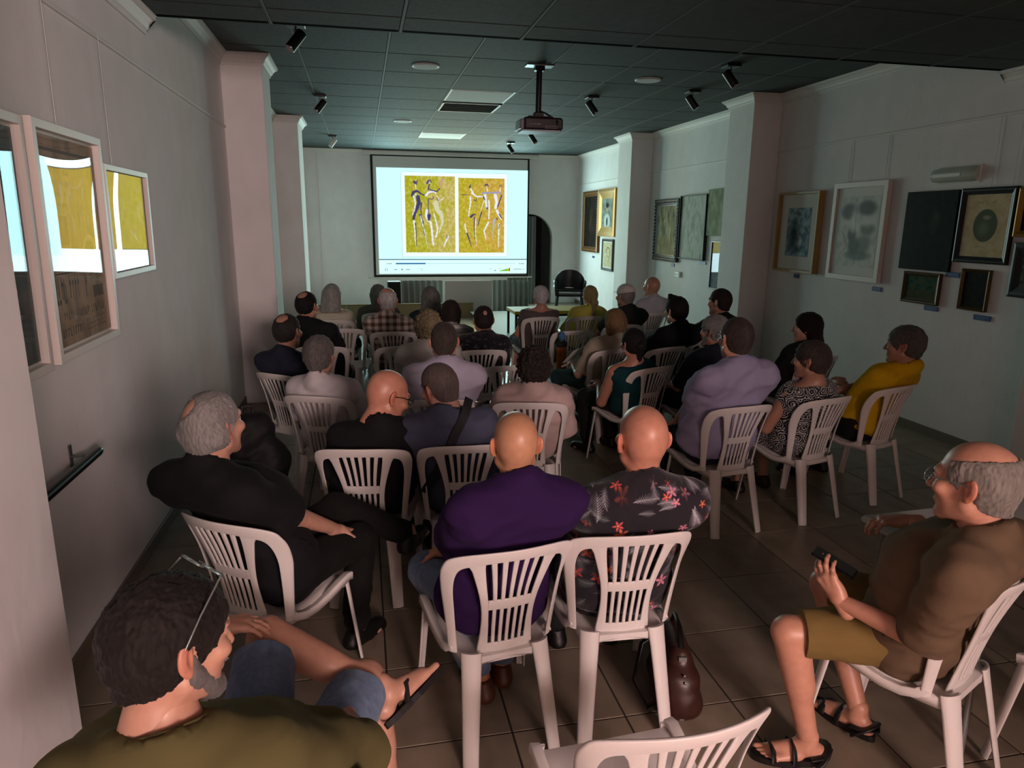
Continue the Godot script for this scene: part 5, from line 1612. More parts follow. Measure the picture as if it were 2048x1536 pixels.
	picture("framed_drawing", "tall white framed charcoal drawing behind glass on the right wall", Vector3(XR - 0.005, 1.845, -6.59), rt, 0.82, 1.01, 0.055, 0.05, whitef, art_mat("charcoal", im), {mat_w = 0.05, mat_h = 0.09, flat = true, glass = true, bow = 0.004, wires = [-0.25, 0.3], rail = 2.79})
	im = brushy(160, 190, [Color8(10, 15, 14), Color8(20, 28, 25), Color8(30, 38, 33)], 79, 0.04, 0.03)
	blob(im, Vector2(98, 78), Vector2(22, 36), Color8(70, 70, 56), 0.55, 0.9); blob(im, Vector2(100, 58), Vector2(16, 18), Color8(84, 82, 66), 0.5, 0.9); blob(im, Vector2(92, 150), Vector2(60, 50), Color8(8, 12, 12), 0.6, 0.6)
	picture("oil_painting", "unframed dark oil portrait, largest of the dark pictures on the right wall", Vector3(XR - 0.005, 1.865, -5.63), rt, 0.60, 0.71, 0.0, 0.03, null, art_mat("dark_portrait", im, 0.45), {category = "painting"})
	var dkf := mat("frame_dark", Color(0.075, 0.06, 0.05), 0.4)
	im = brushy(128, 170, [Color8(186, 172, 132), Color8(202, 188, 150), Color8(210, 198, 162)], 81, 0.03, 0.03)
	blob(im, Vector2(64, 84), Vector2(36, 46), Color8(92, 104, 84), 1.0, 0.06); blob(im, Vector2(60, 92), Vector2(22, 26), Color8(128, 138, 112), 0.7, 0.7); blob(im, Vector2(66, 62), Vector2(16, 8), Color8(170, 172, 148), 0.8, 0.6)
	marks(im, Rect2(34, 18, 62, 7), Color8(120, 108, 80), 6.0, 91); marks(im, Rect2(40, 140, 50, 5), Color8(120, 108, 80), 5.0, 92)
	picture("framed_print", "dark framed cream print with a green oval portrait", Vector3(XR - 0.005, 1.915, -5.035), rt, 0.54, 0.62, 0.055, 0.035, dkf, art_mat("oval_print", im), {wires = [0.0, 0.2], rail = 2.79})
	var oldgold := mat("frame_old_gold", Color(0.30, 0.23, 0.10), 0.4, 0.3)
	im = brushy(96, 64, [Color8(20, 46, 36), Color8(40, 78, 60), Color8(84, 78, 36)], 83, 0.04, 0.05)
	for y in range(38, 64):
		for x in 96: im.set_pixel(x, y, im.get_pixel(x, y).lerp(Color8(78, 66, 26), 0.6))
	picture("framed_painting", "small gold framed green landscape below the dark portrait", Vector3(XR - 0.005, 1.345, -5.63), rt, 0.45, 0.29, 0.042, 0.03, oldgold, art_mat("landscape", im, 0.5), {category = "painting"})
	im = brushy(64, 80, [Color8(14, 16, 13), Color8(26, 26, 20), Color8(34, 30, 24)], 85, 0.05, 0.05)
	picture("framed_painting", "small black picture with a thin gold inner frame below the oval print", Vector3(XR - 0.005, 1.38, -5.04), rt, 0.29, 0.35, 0.030, 0.03, mat("frame_gilt_dark", Color(0.36, 0.28, 0.12), 0.3, 0.5), art_mat("black_small", im, 0.5), {category = "painting"})
	picture("framed_painting", "gold framed picture cut by the right edge of the photo", Vector3(XR - 0.005, 2.02, -4.50), rt, 0.50, 0.38, 0.05, 0.035, mat("frame_gold", Color(0.62, 0.45, 0.16), 0.35, 0.5), art_mat("black_small", im, 0.5), {category = "painting"})
	im = brushy(96, 96, [Color8(60, 62, 58), Color8(84, 84, 78), Color8(110, 108, 98)], 87, 0.05, 0.05)
	picture("framed_painting", "dark brown framed picture at the right edge, below the gold frame", Vector3(XR - 0.005, 1.575, -4.47), rt, 0.50, 0.43, 0.085, 0.03, mat("frame_brown", Color(0.10, 0.07, 0.07), 0.45), art_mat("grey_small", im, 0.6), {category = "painting"})
	# ---- right wall, middle bay
	var carved := mat("frame_carved", Color(0.15, 0.10, 0.055), 0.4)
	im = brushy(160, 160, [Color8(96, 98, 84), Color8(130, 128, 104), Color8(158, 152, 118), Color8(190, 184, 150)], 101, 0.03, 0.014)
	for y in range(100, 160):
		for x in 160: im.set_pixel(x, y, im.get_pixel(x, y).lerp(Color8(168, 152, 100), 0.45))
	stroke(im, [Vector2(20, 0), Vector2(44, 50), Vector2(70, 30)], 14, 6, Color8(100, 96, 80)); stroke(im, [Vector2(112, 74), Vector2(112, 118)], 12, 6, Color8(214, 204, 160))
	picture("framed_painting", "old street scene painting in a carved dark frame by the right pier", Vector3(XR - 0.005, 1.805, -11.38), rt, 0.98, 1.03, 0.11, 0.06, carved, art_mat("street", im, 0.6), {category = "painting", carved = mat("carving_gold", Color(0.30, 0.21, 0.10), 0.4)})
	im = brushy(160, 160, [Color8(150, 158, 148), Color8(176, 182, 170), Color8(198, 202, 188), Color8(160, 172, 166)], 103, 0.035, 0.016)
	picture("abstract_painting", "large pale abstract canvas next to the carved frame", Vector3(XR - 0.005, 1.86, -10.40), rt, 0.90, 0.99, 0.012, 0.05, mat("edge_dark", Color(0.06, 0.045, 0.04), 0.6), art_mat("abstract", im, 0.7), {category = "painting", flat = true})
	im = brushy(128, 128, [Color8(120, 132, 104), Color8(146, 156, 124), Color8(166, 172, 148)], 105, 0.04, 0.02)
	picture("abstract_painting", "smaller greenish abstract canvas half hidden behind the right pier", Vector3(XR - 0.005, 2.08, -9.55), rt, 0.76, 0.67, 0.0, 0.03, null, art_mat("abstract_green", im, 0.7), {category = "painting"})
	im = brushy(64, 128, [Color8(60, 70, 72), Color8(90, 104, 110), Color8(70, 100, 140)], 107, 0.06, 0.05)
	picture("framed_print", "narrow dark framed print mirroring the screen beside the right pier", Vector3(XR - 0.005, 1.32, -9.45), rt, 0.58, 0.70, 0.02, 0.03, dkf, art_mat("narrow_print", im, 0.6), {glass = true, flat = true})
	# ---- right wall, far bay
	im = brushy(96, 128, [Color8(22, 17, 14), Color8(36, 28, 22), Color8(48, 38, 28)], 111, 0.05, 0.03)
	blob(im, Vector2(48, 60), Vector2(16, 50), Color8(74, 58, 44), 0.7, 0.9)
	picture("framed_painting", "tall dark painting in a gilt carved frame nearest the screen", Vector3(XR - 0.005, 1.945, -15.50), rt, 1.12, 1.34, 0.12, 0.06, mat("frame_gilt", Color(0.42, 0.27, 0.07), 0.35, 0.4), art_mat("tall_dark", im, 0.6), {category = "painting", carved = mat("carving_gilt", Color(0.55, 0.36, 0.10), 0.35, 0.4)})
	im = brushy(96, 128, [Color8(96, 112, 108), Color8(126, 138, 130), Color8(150, 158, 146)], 113, 0.04, 0.03)
	blob(im, Vector2(48, 44), Vector2(15, 22), Color8(178, 150, 122), 1.0, 0.4); blob(im, Vector2(48, 30), Vector2(17, 14), Color8(36, 28, 24), 1.0, 0.4); blob(im, Vector2(48, 104), Vector2(34, 44), Color8(190, 200, 196), 1.0, 0.3); blob(im, Vector2(48, 104), Vector2(8, 24), Color8(34, 40, 44), 1.0, 0.4)
	picture("framed_painting", "gold framed portrait of a figure in white on the far right wall", Vector3(XR - 0.005, 2.13, -14.42), rt, 1.04, 0.98, 0.20, 0.06, mat("frame_gold", Color(0.62, 0.45, 0.16), 0.35, 0.5), art_mat("white_portrait", im, 0.6), {category = "painting"})
	im = brushy(64, 96, [Color8(186, 176, 138), Color8(202, 192, 156), Color8(212, 204, 172)], 115, 0.05, 0.05)
	stroke(im, [Vector2(20, 40), Vector2(28, 16), Vector2(48, 22), Vector2(50, 48), Vector2(40, 70), Vector2(30, 88)], 5, 3, Color8(60, 50, 40)); stroke(im, [Vector2(24, 44), Vector2(32, 60), Vector2(44, 52)], 3, 2, Color8(90, 70, 50))
	picture("framed_drawing", "small cream drawing of a head in a dark frame on the far right wall", Vector3(XR - 0.005, 1.26, -14.32), rt, 0.68, 0.66, 0.05, 0.04, mat("frame_olive", Color(0.16, 0.13, 0.06), 0.5), art_mat("head_drawing", im, 0.8), {mat_w = 0.03})
	# ---- caption plates
	for q in [[-7.60, 1.31, 0.10, "small blue caption plate under the pine framed drawing"], [-6.22, 1.28, 0.13, "blue caption plate under the white framed drawing"], [-5.30, 1.49, 0.15, "blue caption plate under the corner of the dark portrait"], [-5.49, 1.17, 0.16, "blue caption plate under the green landscape"], [-4.93, 1.155, 0.17, "blue caption plate under the small black picture"], [-11.1, 1.235, 0.13, "blue caption plate under the carved frame"], [-10.05, 1.33, 0.26, "pale blue caption plate under the pale abstract canvas"], [-15.3, 1.17, 0.14, "caption plate under the tall gilt framed painting"]]:
		caption(Vector3(XR - 0.003, q[1], q[0]), rt, q[2], q[3])

# ---------------------------------------------------------------- other things on the walls and on the floor
func build_wall_things() -> void:
	# emergency light
	var t := thing("emergency_light", "white emergency light with a clear cover on the right wall", "emergency light", Vector3(XR, 2.35, -5.42), -PI / 2.0)
	var b := MB.new()
	var rows := []
	for i in 9:
		var f := i / 8.0
		var x := lerpf(-0.24, 0.24, f)
		var s := 1.0 if i > 0 and i < 8 else 0.86
		var ring := PackedVector3Array()
		for k in 13:
			var a := PI * k / 12.0
			ring.append(Vector3(x, cos(a) * 0.068 * s, 0.004 + sin(a) * 0.062 * s))
		rows.append(ring)
	b.loft(rows, true, true); part("cover", b, mat("emergency_cover", Color(0.72, 0.75, 0.70), 0.12), t)
	b = MB.new(); b.box(Vector3(-0.05, -0.005, 0.066), Vector3(0.30, 0.03, 0.004), 0.001); part("tube", b, mat("emergency_tube", Color(0.88, 0.9, 0.86), 0.3), t)
	b = MB.new(); b.box(Vector3(0, 0, 0.004), Vector3(0.50, 0.15, 0.012), 0.003); part("back_plate", b, mat("fitting_white", Color(0.88, 0.88, 0.86), 0.5), t)
	# wall sockets
	t = thing("wall_socket", "double white wall socket under the pale abstract canvas", "socket", Vector3(XR, 1.10, -10.84), -PI / 2.0)
	b = MB.new(); b.box(Vector3(0, 0, 0.02), Vector3(0.17, 0.09, 0.04), 0.006); part("box", b, mat("fitting_white", Color(0.88, 0.88, 0.86), 0.5), t)
	for s in [-1.0, 1.0]:
		b = MB.new(); b.tube([Vector3(0.042 * s, 0, 0.041), Vector3(0.042 * s, 0, 0.030)], 0.019, 14); part("outlet", b, mat("socket_hole", Color(0.35, 0.36, 0.36), 0.5), t)
	# handrail on the left wall
	t = thing("handrail", "black and chrome handrail fixed to the left wall beside the near pier", "handrail", Vector3.ZERO)
	b = MB.new(); b.tube([Vector3(-1.185, 0.89, -2.06), Vector3(-1.185, 0.89, -3.27), Vector3(-1.185, 0.89, -3.29)], [0.021, 0.021, 0.018], 14); part("bar", b, mat("rail_dark", Color(0.10, 0.115, 0.11), 0.18, 0.6), t)
	b = MB.new(); b.tube([Vector3(-1.268, 0.895, -3.20), Vector3(-1.22, 0.90, -3.20), Vector3(-1.187, 0.875, -3.20)], 0.0065, 8); b.box(Vector3(-1.266, 0.90, -3.20), Vector3(0.008, 0.10, 0.025), 0.002); part("bracket", b, mat("fitting_steel", Color(0.55, 0.55, 0.54), 0.3, 0.9), t)
	# white folding table at the right
	t = thing("white_table", "white table with thin metal legs beside the man at the right", "table", Vector3(2.62, 0, -2.09), deg_to_rad(2))
	b = MB.new(); b.box(Vector3(0, 0.70, 0), Vector3(1.20, 0.035, 0.62), 0.014); part("top", b, mat("table_white", Color(0.78, 0.79, 0.77), 0.4), t)
	var leg := mat("table_leg_grey", Color(0.55, 0.56, 0.55), 0.35, 0.5)
	for sx in [-1.0, 1.0]:
		for sz in [-1.0, 1.0]:
			b = MB.new(); b.tube([Vector3(0.52 * sx, 0.69, 0.24 * sz), Vector3(0.55 * sx, 0.0, 0.27 * sz)], 0.012, 8); part("leg", b, leg, t)
	# brown leather bag under the floral man's chair
	t = thing("leather_bag", "brown leather shoulder bag on the floor beside the floral shirt man's chair", "bag", Vector3(1.19, 0, -2.33), deg_to_rad(-14))
	var lea := mat("leather_brown", Color(0.20, 0.10, 0.07), 0.40)
	bump(lea, noise_tex(130, 0.12, [Color.BLACK, Color.WHITE], 128, 3), 0.15)
	var pr := [cap(Vector3(-0.03, 0.06, -0.12), Vector3(-0.03, 0.06, 0.12), 0.062, 0.062, 0.04), cap(Vector3(0.03, 0.06, -0.12), Vector3(0.03, 0.06, 0.12), 0.062, 0.062, 0.04), cap(Vector3(0.02, 0.16, -0.12), Vector3(0.02, 0.16, 0.12), 0.054, 0.054, 0.05), cap(Vector3(-0.03, 0.16, -0.12), Vector3(-0.03, 0.16, 0.12), 0.054, 0.054, 0.05), cap(Vector3(0, 0.25, -0.10), Vector3(0, 0.25, 0.08), 0.038, 0.038, 0.06), ellip(Vector3(0.055, 0.095, 0.0), Vector3(0.03, 0.07, 0.10), 0.02), ellip(Vector3(0.0, 0.095, 0.165), Vector3(0.065, 0.078, 0.03), 0.015), half(Vector3.ZERO, Vector3.DOWN)]
	var m := nets(pr, 0.008); ripple(m, 5, 0.0018, 12.0); m.c.fill(Color.WHITE); part("body", m, lea, t)
	b = MB.new(); b.tube([Vector3(0, 0.275, 0.10), Vector3(0.0, 0.34, 0.04), Vector3(0, 0.34, -0.06), Vector3(0, 0.275, -0.11)], 0.010, 8, true, 0.6); part("handle", b, mat("strap_dark", Color(0.035, 0.03, 0.03), 0.4), t)
	b = MB.new(); b.tube([Vector3(-0.02, 0.26, -0.10), Vector3(-0.13, 0.20, -0.06), Vector3(-0.17, 0.09, 0.03), Vector3(-0.12, 0.02, 0.10), Vector3(-0.06, 0.10, 0.13)], 0.012, 8, true, 0.4); part("strap", b, mat("strap_dark", Color(0.035, 0.03, 0.03), 0.4), t)
	b = MB.new(); b.box(Vector3(0.0, 0.255, 0.128), Vector3(0.034, 0.022, 0.006), 0.002); b.ell(Vector3(0.0, 0.215, 0.176), Vector3(0.006, 0.006, 0.004), 8); b.ell(Vector3(0.002, 0.19, 0.186), Vector3(0.006, 0.006, 0.004), 8); b.box(Vector3(0, 0.03, 0.182), Vector3(0.02, 0.010, 0.006), 0.002); part("buckle", b, mat("fitting_steel", Color(0.55, 0.55, 0.54), 0.3, 0.9), t)
	# black backpack by the left wall
	t = thing("black_backpack", "black backpack standing on the floor in the shade by the left wall", "bag", Vector3(-0.70, 0, -4.22), deg_to_rad(30))
	t.scale = Vector3(1.2, 1.34, 1.2)
	var bk := mat("bag_black", Color(0.03, 0.03, 0.036), 0.7)
	pr = [cap(Vector3(-0.09, 0.13, 0), Vector3(0.09, 0.13, 0), 0.125, 0.125, 0.05), cap(Vector3(-0.08, 0.34, 0), Vector3(0.08, 0.34, 0), 0.115, 0.115, 0.06), cap(Vector3(-0.04, 0.50, 0), Vector3(0.04, 0.50, 0), 0.085, 0.085, 0.06), ellip(Vector3(0, 0.20, 0.13), Vector3(0.12, 0.13, 0.06), 0.02), half(Vector3.ZERO, Vector3.DOWN)]
	m = nets(pr, 0.014); ripple(m, 9, 0.006, 12.0); m.c.fill(Color.WHITE); part("body", m, bk, t)
	b = MB.new(); b.tube([Vector3(-0.03, 0.57, 0), Vector3(-0.025, 0.62, 0), Vector3(0.025, 0.62, 0), Vector3(0.03, 0.57, 0)], 0.010, 8); part("handle", b, bk, t)
	for s in [-1.0, 1.0]:
		b = MB.new(); b.tube([Vector3(0.07 * s, 0.54, -0.06), Vector3(0.09 * s, 0.46, -0.15), Vector3(0.10 * s, 0.28, -0.17), Vector3(0.10 * s, 0.12, -0.12)], 0.018, 8, true, 0.4); part("strap", b, bk, t)
	# bag and bottle hung on an empty chair
	t = thing("orange_bag", "slim orange and black bag hanging on an empty chair's backrest", "bag", Vector3(1.925, 0, -6.70), deg_to_rad(6))
	b = MB.new(); b.box(Vector3(0, 0.55, 0.03), Vector3(0.105, 0.30, 0.05), 0.018); part("body", b, mat("bag_orange", Color(0.62, 0.36, 0.10), 0.7), t)
	b = MB.new(); b.box(Vector3(0, 0.715, 0.03), Vector3(0.108, 0.06, 0.053), 0.012); part("collar", b, bk, t)
	b = MB.new(); b.tube([Vector3(-0.03, 0.74, 0.03), Vector3(-0.02, 0.83, 0.02), Vector3(0.02, 0.83, 0.02), Vector3(0.03, 0.74, 0.03)], 0.010, 8); part("strap", b, bk, t)
	b = MB.new(); b.ell(Vector3(0.0, 0.80, 0.04), Vector3(0.035, 0.045, 0.03), 12); part("pouch", b, mat("cloth_blue", Color(0.25, 0.45, 0.62), 0.8), t)

# ---------------------------------------------------------------- cloth prints
func cloth(key: String, col: Color, rough := 0.92) -> StandardMaterial3D:
	if mats.has("cloth_" + key): return mats["cloth_" + key]
	var m := mat("cloth_" + key, col, rough)
	m.metallic_specular = 0.25
	m.rim_enabled = true; m.rim = 0.25; m.rim_tint = 0.8
	return m

func printed(key: String, im: Image, per_metre: float) -> StandardMaterial3D:
	var m := cloth(key, Color.WHITE)
	tri_tex(m, ImageTexture.create_from_image(im), per_metre)
	return m

func floral_image() -> Image:
	var n := 512
	var im := Image.create(n, n, false, Image.FORMAT_RGB8)
	im.fill(Color8(38, 35, 40))
	var g := RandomNumberGenerator.new(); g.seed = 77
	var greys := [Color8(190, 190, 196), Color8(150, 154, 158), Color8(120, 132, 130), Color8(206, 204, 212)]
	for k in 62:
		var c := Vector2(g.randf() * n, g.randf() * n)
		var a := g.randf() * TAU
		var l := g.randf_range(60, 105)
		var col: Color = greys[g.randi() % 4]
		var bend := g.randf_range(-0.6, 0.6)
		var rib := []
		for i in 9:
			var f := i / 8.0 - 0.5
			rib.append(c + Vector2(cos(a), sin(a)) * l * f + Vector2(-sin(a), cos(a)) * bend * l * (0.25 - f * f))
		for wrap in [Vector2.ZERO, Vector2(n, 0), Vector2(0, n), Vector2(-n, 0), Vector2(0, -n)]:
			var hit := false
			for p in rib:
				if Rect2(-50, -50, n + 100, n + 100).has_point(p + wrap): hit = true
			if not hit: continue
			var rw := []
			for p in rib: rw.append(p + wrap)
			stroke(im, rw, 4, 2, col, 0.9)
			for i in range(1, 13):
				var f := i / 13.0
				var p: Vector2 = rw[int(f * 8)].lerp(rw[mini(8, int(f * 8) + 1)], f * 8 - int(f * 8))
				var d: Vector2 = (rw[mini(8, int(f * 8) + 1)] - rw[int(f * 8)]).normalized()
				for s in [-1.0, 1.0]:
					var q := d.rotated(s * 0.85) * l * 0.30 * sin(PI * minf(1.0, f + 0.08))
					stroke(im, [p, p + q * 0.6 + d * 2.0, p + q], 5.6, 2.2, col.darkened(0.12 if s > 0 else 0.3), 0.9)
	for k in 20:
		var c := Vector2(g.randf_range(40, n - 40), g.randf_range(40, n - 40))
		var r := g.randf_range(12, 26)
		var col: Color = [Color8(222, 92, 92), Color8(214, 104, 84), Color8(206, 128, 150)][g.randi() % 3]
		for i in 5:
			var a := TAU * i / 5.0 + k
			var d := Vector2(cos(a), sin(a))
			stroke(im, [c, c + d * r * 0.6], r * 0.15, r * 0.62, col, 1.0)
			stroke(im, [c + d * r * 0.6, c + d * r * 1.1], r * 0.62, r * 0.12, col, 1.0)
		blob(im, c, Vector2(3, 3), Color8(240, 180, 90))
	return im

func plaid_image() -> Image:
	var im := Image.create(96, 96, false, Image.FORMAT_RGB8)
	for y in 96:
		for x in 96:
			var a := 1.0 if x % 48 < 24 else 0.0
			var b := 1.0 if y % 48 < 24 else 0.0
			var c := Color8(196, 188, 178).lerp(Color8(96, 70, 62), (a + b) * 0.5)
			if x % 48 in [11, 12] or y % 48 in [11, 12]: c = c.darkened(0.35)
			if (x + y) % 4 == 0: c = c.darkened(0.08)
			im.set_pixel(x, y, c)
	return im

func swirl_image() -> Image:
	var n := 256
	var im := Image.create(n, n, false, Image.FORMAT_RGB8)
	var fn := FastNoiseLite.new(); fn.seed = 8; fn.frequency = 0.02
	for y in n:
		for x in n:
			var best := 1e9
			for cy in range(-1, 4):
				for cx in range(-1, 4):
					var c := Vector2((cx + (0.5 if cy % 2 else 0.0)) * 86.0, cy * 86.0)
					best = minf(best, Vector2(x, y).distance_to(c))
			var d := best + fn.get_noise_2d(x, y) * 10.0
			var band := fmod(absf(d), 15.0)
			im.set_pixel(x, y, Color8(214, 212, 208) if band < 4.6 else Color8(24, 24, 28))
	return im

func fleck_image(ground: Color, fleck: Color, seed_: int, many: int, size: float) -> Image:
	var im := Image.create(192, 192, false, Image.FORMAT_RGB8)
	im.fill(ground)
	var g := RandomNumberGenerator.new(); g.seed = seed_
	for k in many:
		var c := Vector2(g.randf() * 192, g.randf() * 192)
		var a := g.randf() * TAU
		stroke(im, [c, c + Vector2(cos(a), sin(a)) * size, c + Vector2(cos(a + 0.8), sin(a + 0.8)) * size * 1.6], size * 0.5, size * 0.3, fleck.darkened(g.randf() * 0.4), 0.9)
	return im

func stripe_image(a: Color, b: Color) -> Image:
	var im := Image.create(32, 96, false, Image.FORMAT_RGB8)
	for y in 96:
		for x in 32: im.set_pixel(x, y, a if y % 24 < 14 else b)
	return im

# world joints of a person into the person's own frame
func own(d: Dictionary) -> Dictionary:
	var b := Basis(Vector3.UP, deg_to_rad(d.turn)).inverse()
	for k in ["head", "hip", "kl", "kr", "al", "ar", "wl", "wr", "el", "er", "neck"]:
		if d.has(k): d[k] = b * (d[k] - Vector3(d.pos.x, 0, d.pos.y))
	for k in ["fl", "fr", "ful", "fur", "calf"]:
		if d.has(k): d[k] = b * d[k]
	for k in ["hand_l", "hand_r"]:
		if d.has(k):
			d[k].dir = (b * d[k].dir).normalized(); d[k].palm = (b * d[k].palm).normalized()
	return d

# strap of cloth round the shoulder: follows points given in the person's frame
func strap(t: Node3D, pts: Array, w: float, m: Material, called := "bag_strap") -> void:
	var b := MB.new()
	b.tube(pts, w, 10, true, 0.18)
	part(called, b, m, t)

func build_people() -> void:
	var jeans := cloth("denim", Color(0.22, 0.28, 0.37))
	var jm: StandardMaterial3D = jeans
	tri_tex(jm, noise_tex(140, 0.10, [Color8(84, 104, 132), Color8(118, 138, 164)], 128, 3), 3.0)
	var darkp := cloth("trousers_dark", Color(0.12, 0.125, 0.14))
	var black := cloth("black", Color(0.105, 0.105, 0.115))
	var navy := cloth("navy", Color(0.145, 0.16, 0.21))
	var light := Color(0.50, 0.27, 0.19)
	var pale := Color(0.56, 0.33, 0.24)
	var red := Color(0.52, 0.235, 0.155)
	var tan := Color(0.42, 0.22, 0.145)
	var grey := Color(0.36, 0.35, 0.34)
	var white := Color(0.66, 0.66, 0.64)
	var brown := Color(0.030, 0.022, 0.018)
	var blk := Color(0.016, 0.014, 0.014)
	var near := {cell = 0.011, fine = 0.0045, hair_cell = 0.0042}
	var mid := {cell = 0.015, fine = 0.006}
	var far := {cell = 0.020, fine = 0.008}
	var who := []
	# ---- last two rows, nearest the camera
	who.append([near, {label = "bald man in a plain purple shirt seen from behind", pos = Vector2(0.43, -2.36), turn = 8, head = Vector3(0.05, 1.15, 0.11), hy = -10, hs = 0.98, skin = Color(0.50, 0.255, 0.145), shirt = cloth("purple", Color(0.18, 0.10, 0.265)), pants = jeans, pants_len = 1.9, shoes = mat("shoe_brown", Color(0.30, 0.15, 0.07), 0.5), sleeve = 0.92, loose = 0.020, shoulder = 0.178, wrinkle = 0.006, al = Vector3(0.0, 0.085, -0.12), ar = Vector3(0.11, 0.085, -0.19), kl = Vector3(-0.16, 0.46, -0.40), kr = Vector3(0.16, 0.46, -0.40)}, "white chair of the man in the purple shirt"])
	who.append([near, {label = "bald man in a dark floral shirt seen from behind", pos = Vector2(0.92, -2.39), turn = -3, head = Vector3(0.06, 1.13, 0.10), hy = 2, hs = 1.09, skin = red, girth = 1.08, shirt = printed("floral", floral_image(), 1.9), pants_len = 1.9, sleeve = 0.85, loose = 0.018, shoulder = 0.182, wrinkle = 0.005}, "white chair of the man in the floral shirt"])
	who.append([near, {label = "grey-haired man in a black shirt sitting sideways at the left", pos = Vector2(-0.405, -2.74), turn = -35, head = Vector3(-0.07, 1.16, 0.17), hy = 0, hp = 4, hs = 1.05, skin = light, hair = "wispy", hair_col = Color(0.36, 0.34, 0.32), shirt = black, sleeve = 0.9, loose = 0.018, girth = 1.02, shoulder = 0.185, pants = cloth("trousers_black", Color(0.095, 0.095, 0.09)), pants_len = 1.9, neckline = 0.036, al = Vector3(0.26, 0.46, -0.62), kl = Vector3(-0.02, 0.60, -0.46), kr = Vector3(0.14, 0.50, -0.40)}, "white chair turned towards the screen under the grey-haired man in black"])
	who.append([near, {label = "bald man in a black shirt bowing his head to the right", pos = Vector2(0.0, -3.52), turn = -10, head = Vector3(0.11, 1.05, 0.06), hy = -55, hp = -22, hs = 1.06, skin = red, shirt = black, sleeve = 0.9, girth = 1.06, pants_len = 1.9, hunch = 0.045}, "white chair of the bald man in black"])
	who.append([near, {label = "man with shaved grey hair and a black strap across his slate shirt", pos = Vector2(0.47, -3.49), turn = -2, head = Vector3(-0.11, 1.09, 0.08), hy = 32, hp = -14, hr = 10, hs = 1.03, skin = Color(0.40, 0.215, 0.155), hair = "buzz", hair_col = Color(0.13, 0.10, 0.09), shirt = cloth("slate", Color(0.265, 0.28, 0.35)), sleeve = 0.9, girth = 1.10, shoulder = 0.20, pants_len = 1.9, slope = 0.10, hunch = 0.04, neckline = 0.03}, "white chair of the man with the black strap"])
	# ---- third row
	who.append([mid, {label = "short-haired man in a pale lavender shirt in the middle", pos = Vector2(0.44, -4.41), turn = -5, head = Vector3(0.05, 1.17, 0.10), hs = 1.0, skin = light, hair = "thin", hair_col = Color(0.085, 0.065, 0.055), shirt = cloth("lavender_white", Color(0.66, 0.64, 0.71)), sleeve = 0.9, loose = 0.02, pants_len = 1.9}, "white chair of the man in the pale lavender shirt"])
	who.append([mid, {label = "grey short-haired man in a white shirt at the left", pos = Vector2(-0.23, -4.61), turn = -22, head = Vector3(-0.02, 1.06, 0.11), hy = 4, hs = 1.04, skin = tan, hair = "full", hair_col = Color(0.17, 0.155, 0.145), shirt = cloth("white", Color(0.78, 0.76, 0.77)), sleeve = 0.85, pants_len = 1.9}, "white chair of the grey-haired man in the white shirt"])
	who.append([mid, {label = "woman with dark curly hair in a pale pink shirt", pos = Vector2(1.02, -4.24), turn = -12, head = Vector3(0.02, 1.02, 0.10), hy = 6, hs = 0.98, skin = tan, hair = "curly", hair_col = brown, shirt = cloth("pink_beige", Color(0.72, 0.63, 0.61)), sleeve = 0.95, loose = 0.022, pants_len = 1.9, shoulder = 0.175}, "white chair of the woman in the pale pink shirt"])
	who.append([mid, {label = "balding man in a dark navy shirt by the left pier", pos = Vector2(-0.48, -5.29), turn = -38, head = Vector3(0.01, 1.12, 0.12), hy = 12, hs = 1.06, skin = tan, hair = "crown", hair_col = Color(0.035, 0.03, 0.028), shirt = navy, sleeve = 0.95, girth = 1.08, pants_len = 1.9, collar = true}, "white chair turned to the right under the balding man in navy"])
	who.append([mid, {label = "heavy man in a lavender collared shirt and glasses at the right", pos = Vector2(2.20, -3.94), turn = 8, head = Vector3(0.0, 1.22, 0.10), hy = -4, hs = 1.08, skin = light, hair = "thin", hair_col = Color(0.075, 0.055, 0.05), shirt = cloth("lavender", Color(0.58, 0.56, 0.67)), sleeve = 0.98, girth = 1.22, shoulder = 0.205, collar = true, loose = 0.022, pants = navy, pants_len = 1.9, wrinkle = 0.007}, "white chair of the heavy man in the lavender shirt"])
	who.append([mid, {label = "short-haired woman in a black and white patterned sleeveless dress", pos = Vector2(2.83, -4.03), turn = 14, head = Vector3(-0.04, 1.05, 0.09), hy = 22, hs = 1.0, skin = tan, hair = "full", hair_col = Color(0.075, 0.06, 0.05), shirt = printed("swirl", swirl_image(), 4.2), sleeve = 0.0, dress = true, pants = null, pants_len = 0.98, pants_name = "skirt", shoulder = 0.17, neckline = 0.015}, "white chair of the woman in the patterned dress"])
	who.append([mid, {label = "man in a bright yellow shirt with arms folded by the right wall", pos = Vector2(3.50, -4.24), turn = 18, head = Vector3(0.15, 1.09, 0.15), hy = 20, hs = 1.08, skin = tan, hair = "full", hair_col = Color(0.14, 0.13, 0.12), shirt = cloth("yellow", Color(0.80, 0.64, 0.08)), sleeve = 0.6, girth = 1.08, pants_len = 1.9, wl = Vector3(0.06, 0.74, -0.20), wr = Vector3(-0.08, 0.70, -0.22), hunch = 0.05}, "white chair of the man in the yellow shirt"])
	# ---- middle rows
	who.append([mid, {label = "dark-haired woman with a low bun in a teal sleeveless top", pos = Vector2(2.08, -5.12), turn = 22, head = Vector3(-0.08, 0.99, 0.06), hy = -10, hs = 0.96, skin = Color(0.47, 0.22, 0.15), hair = "bun", hair_col = blk, shirt = cloth("teal", Color(0.09, 0.235, 0.25)), sleeve = 0.0, pants_len = 1.9, shoulder = 0.17, neckline = 0.02}, "white chair of the woman in the teal top"])
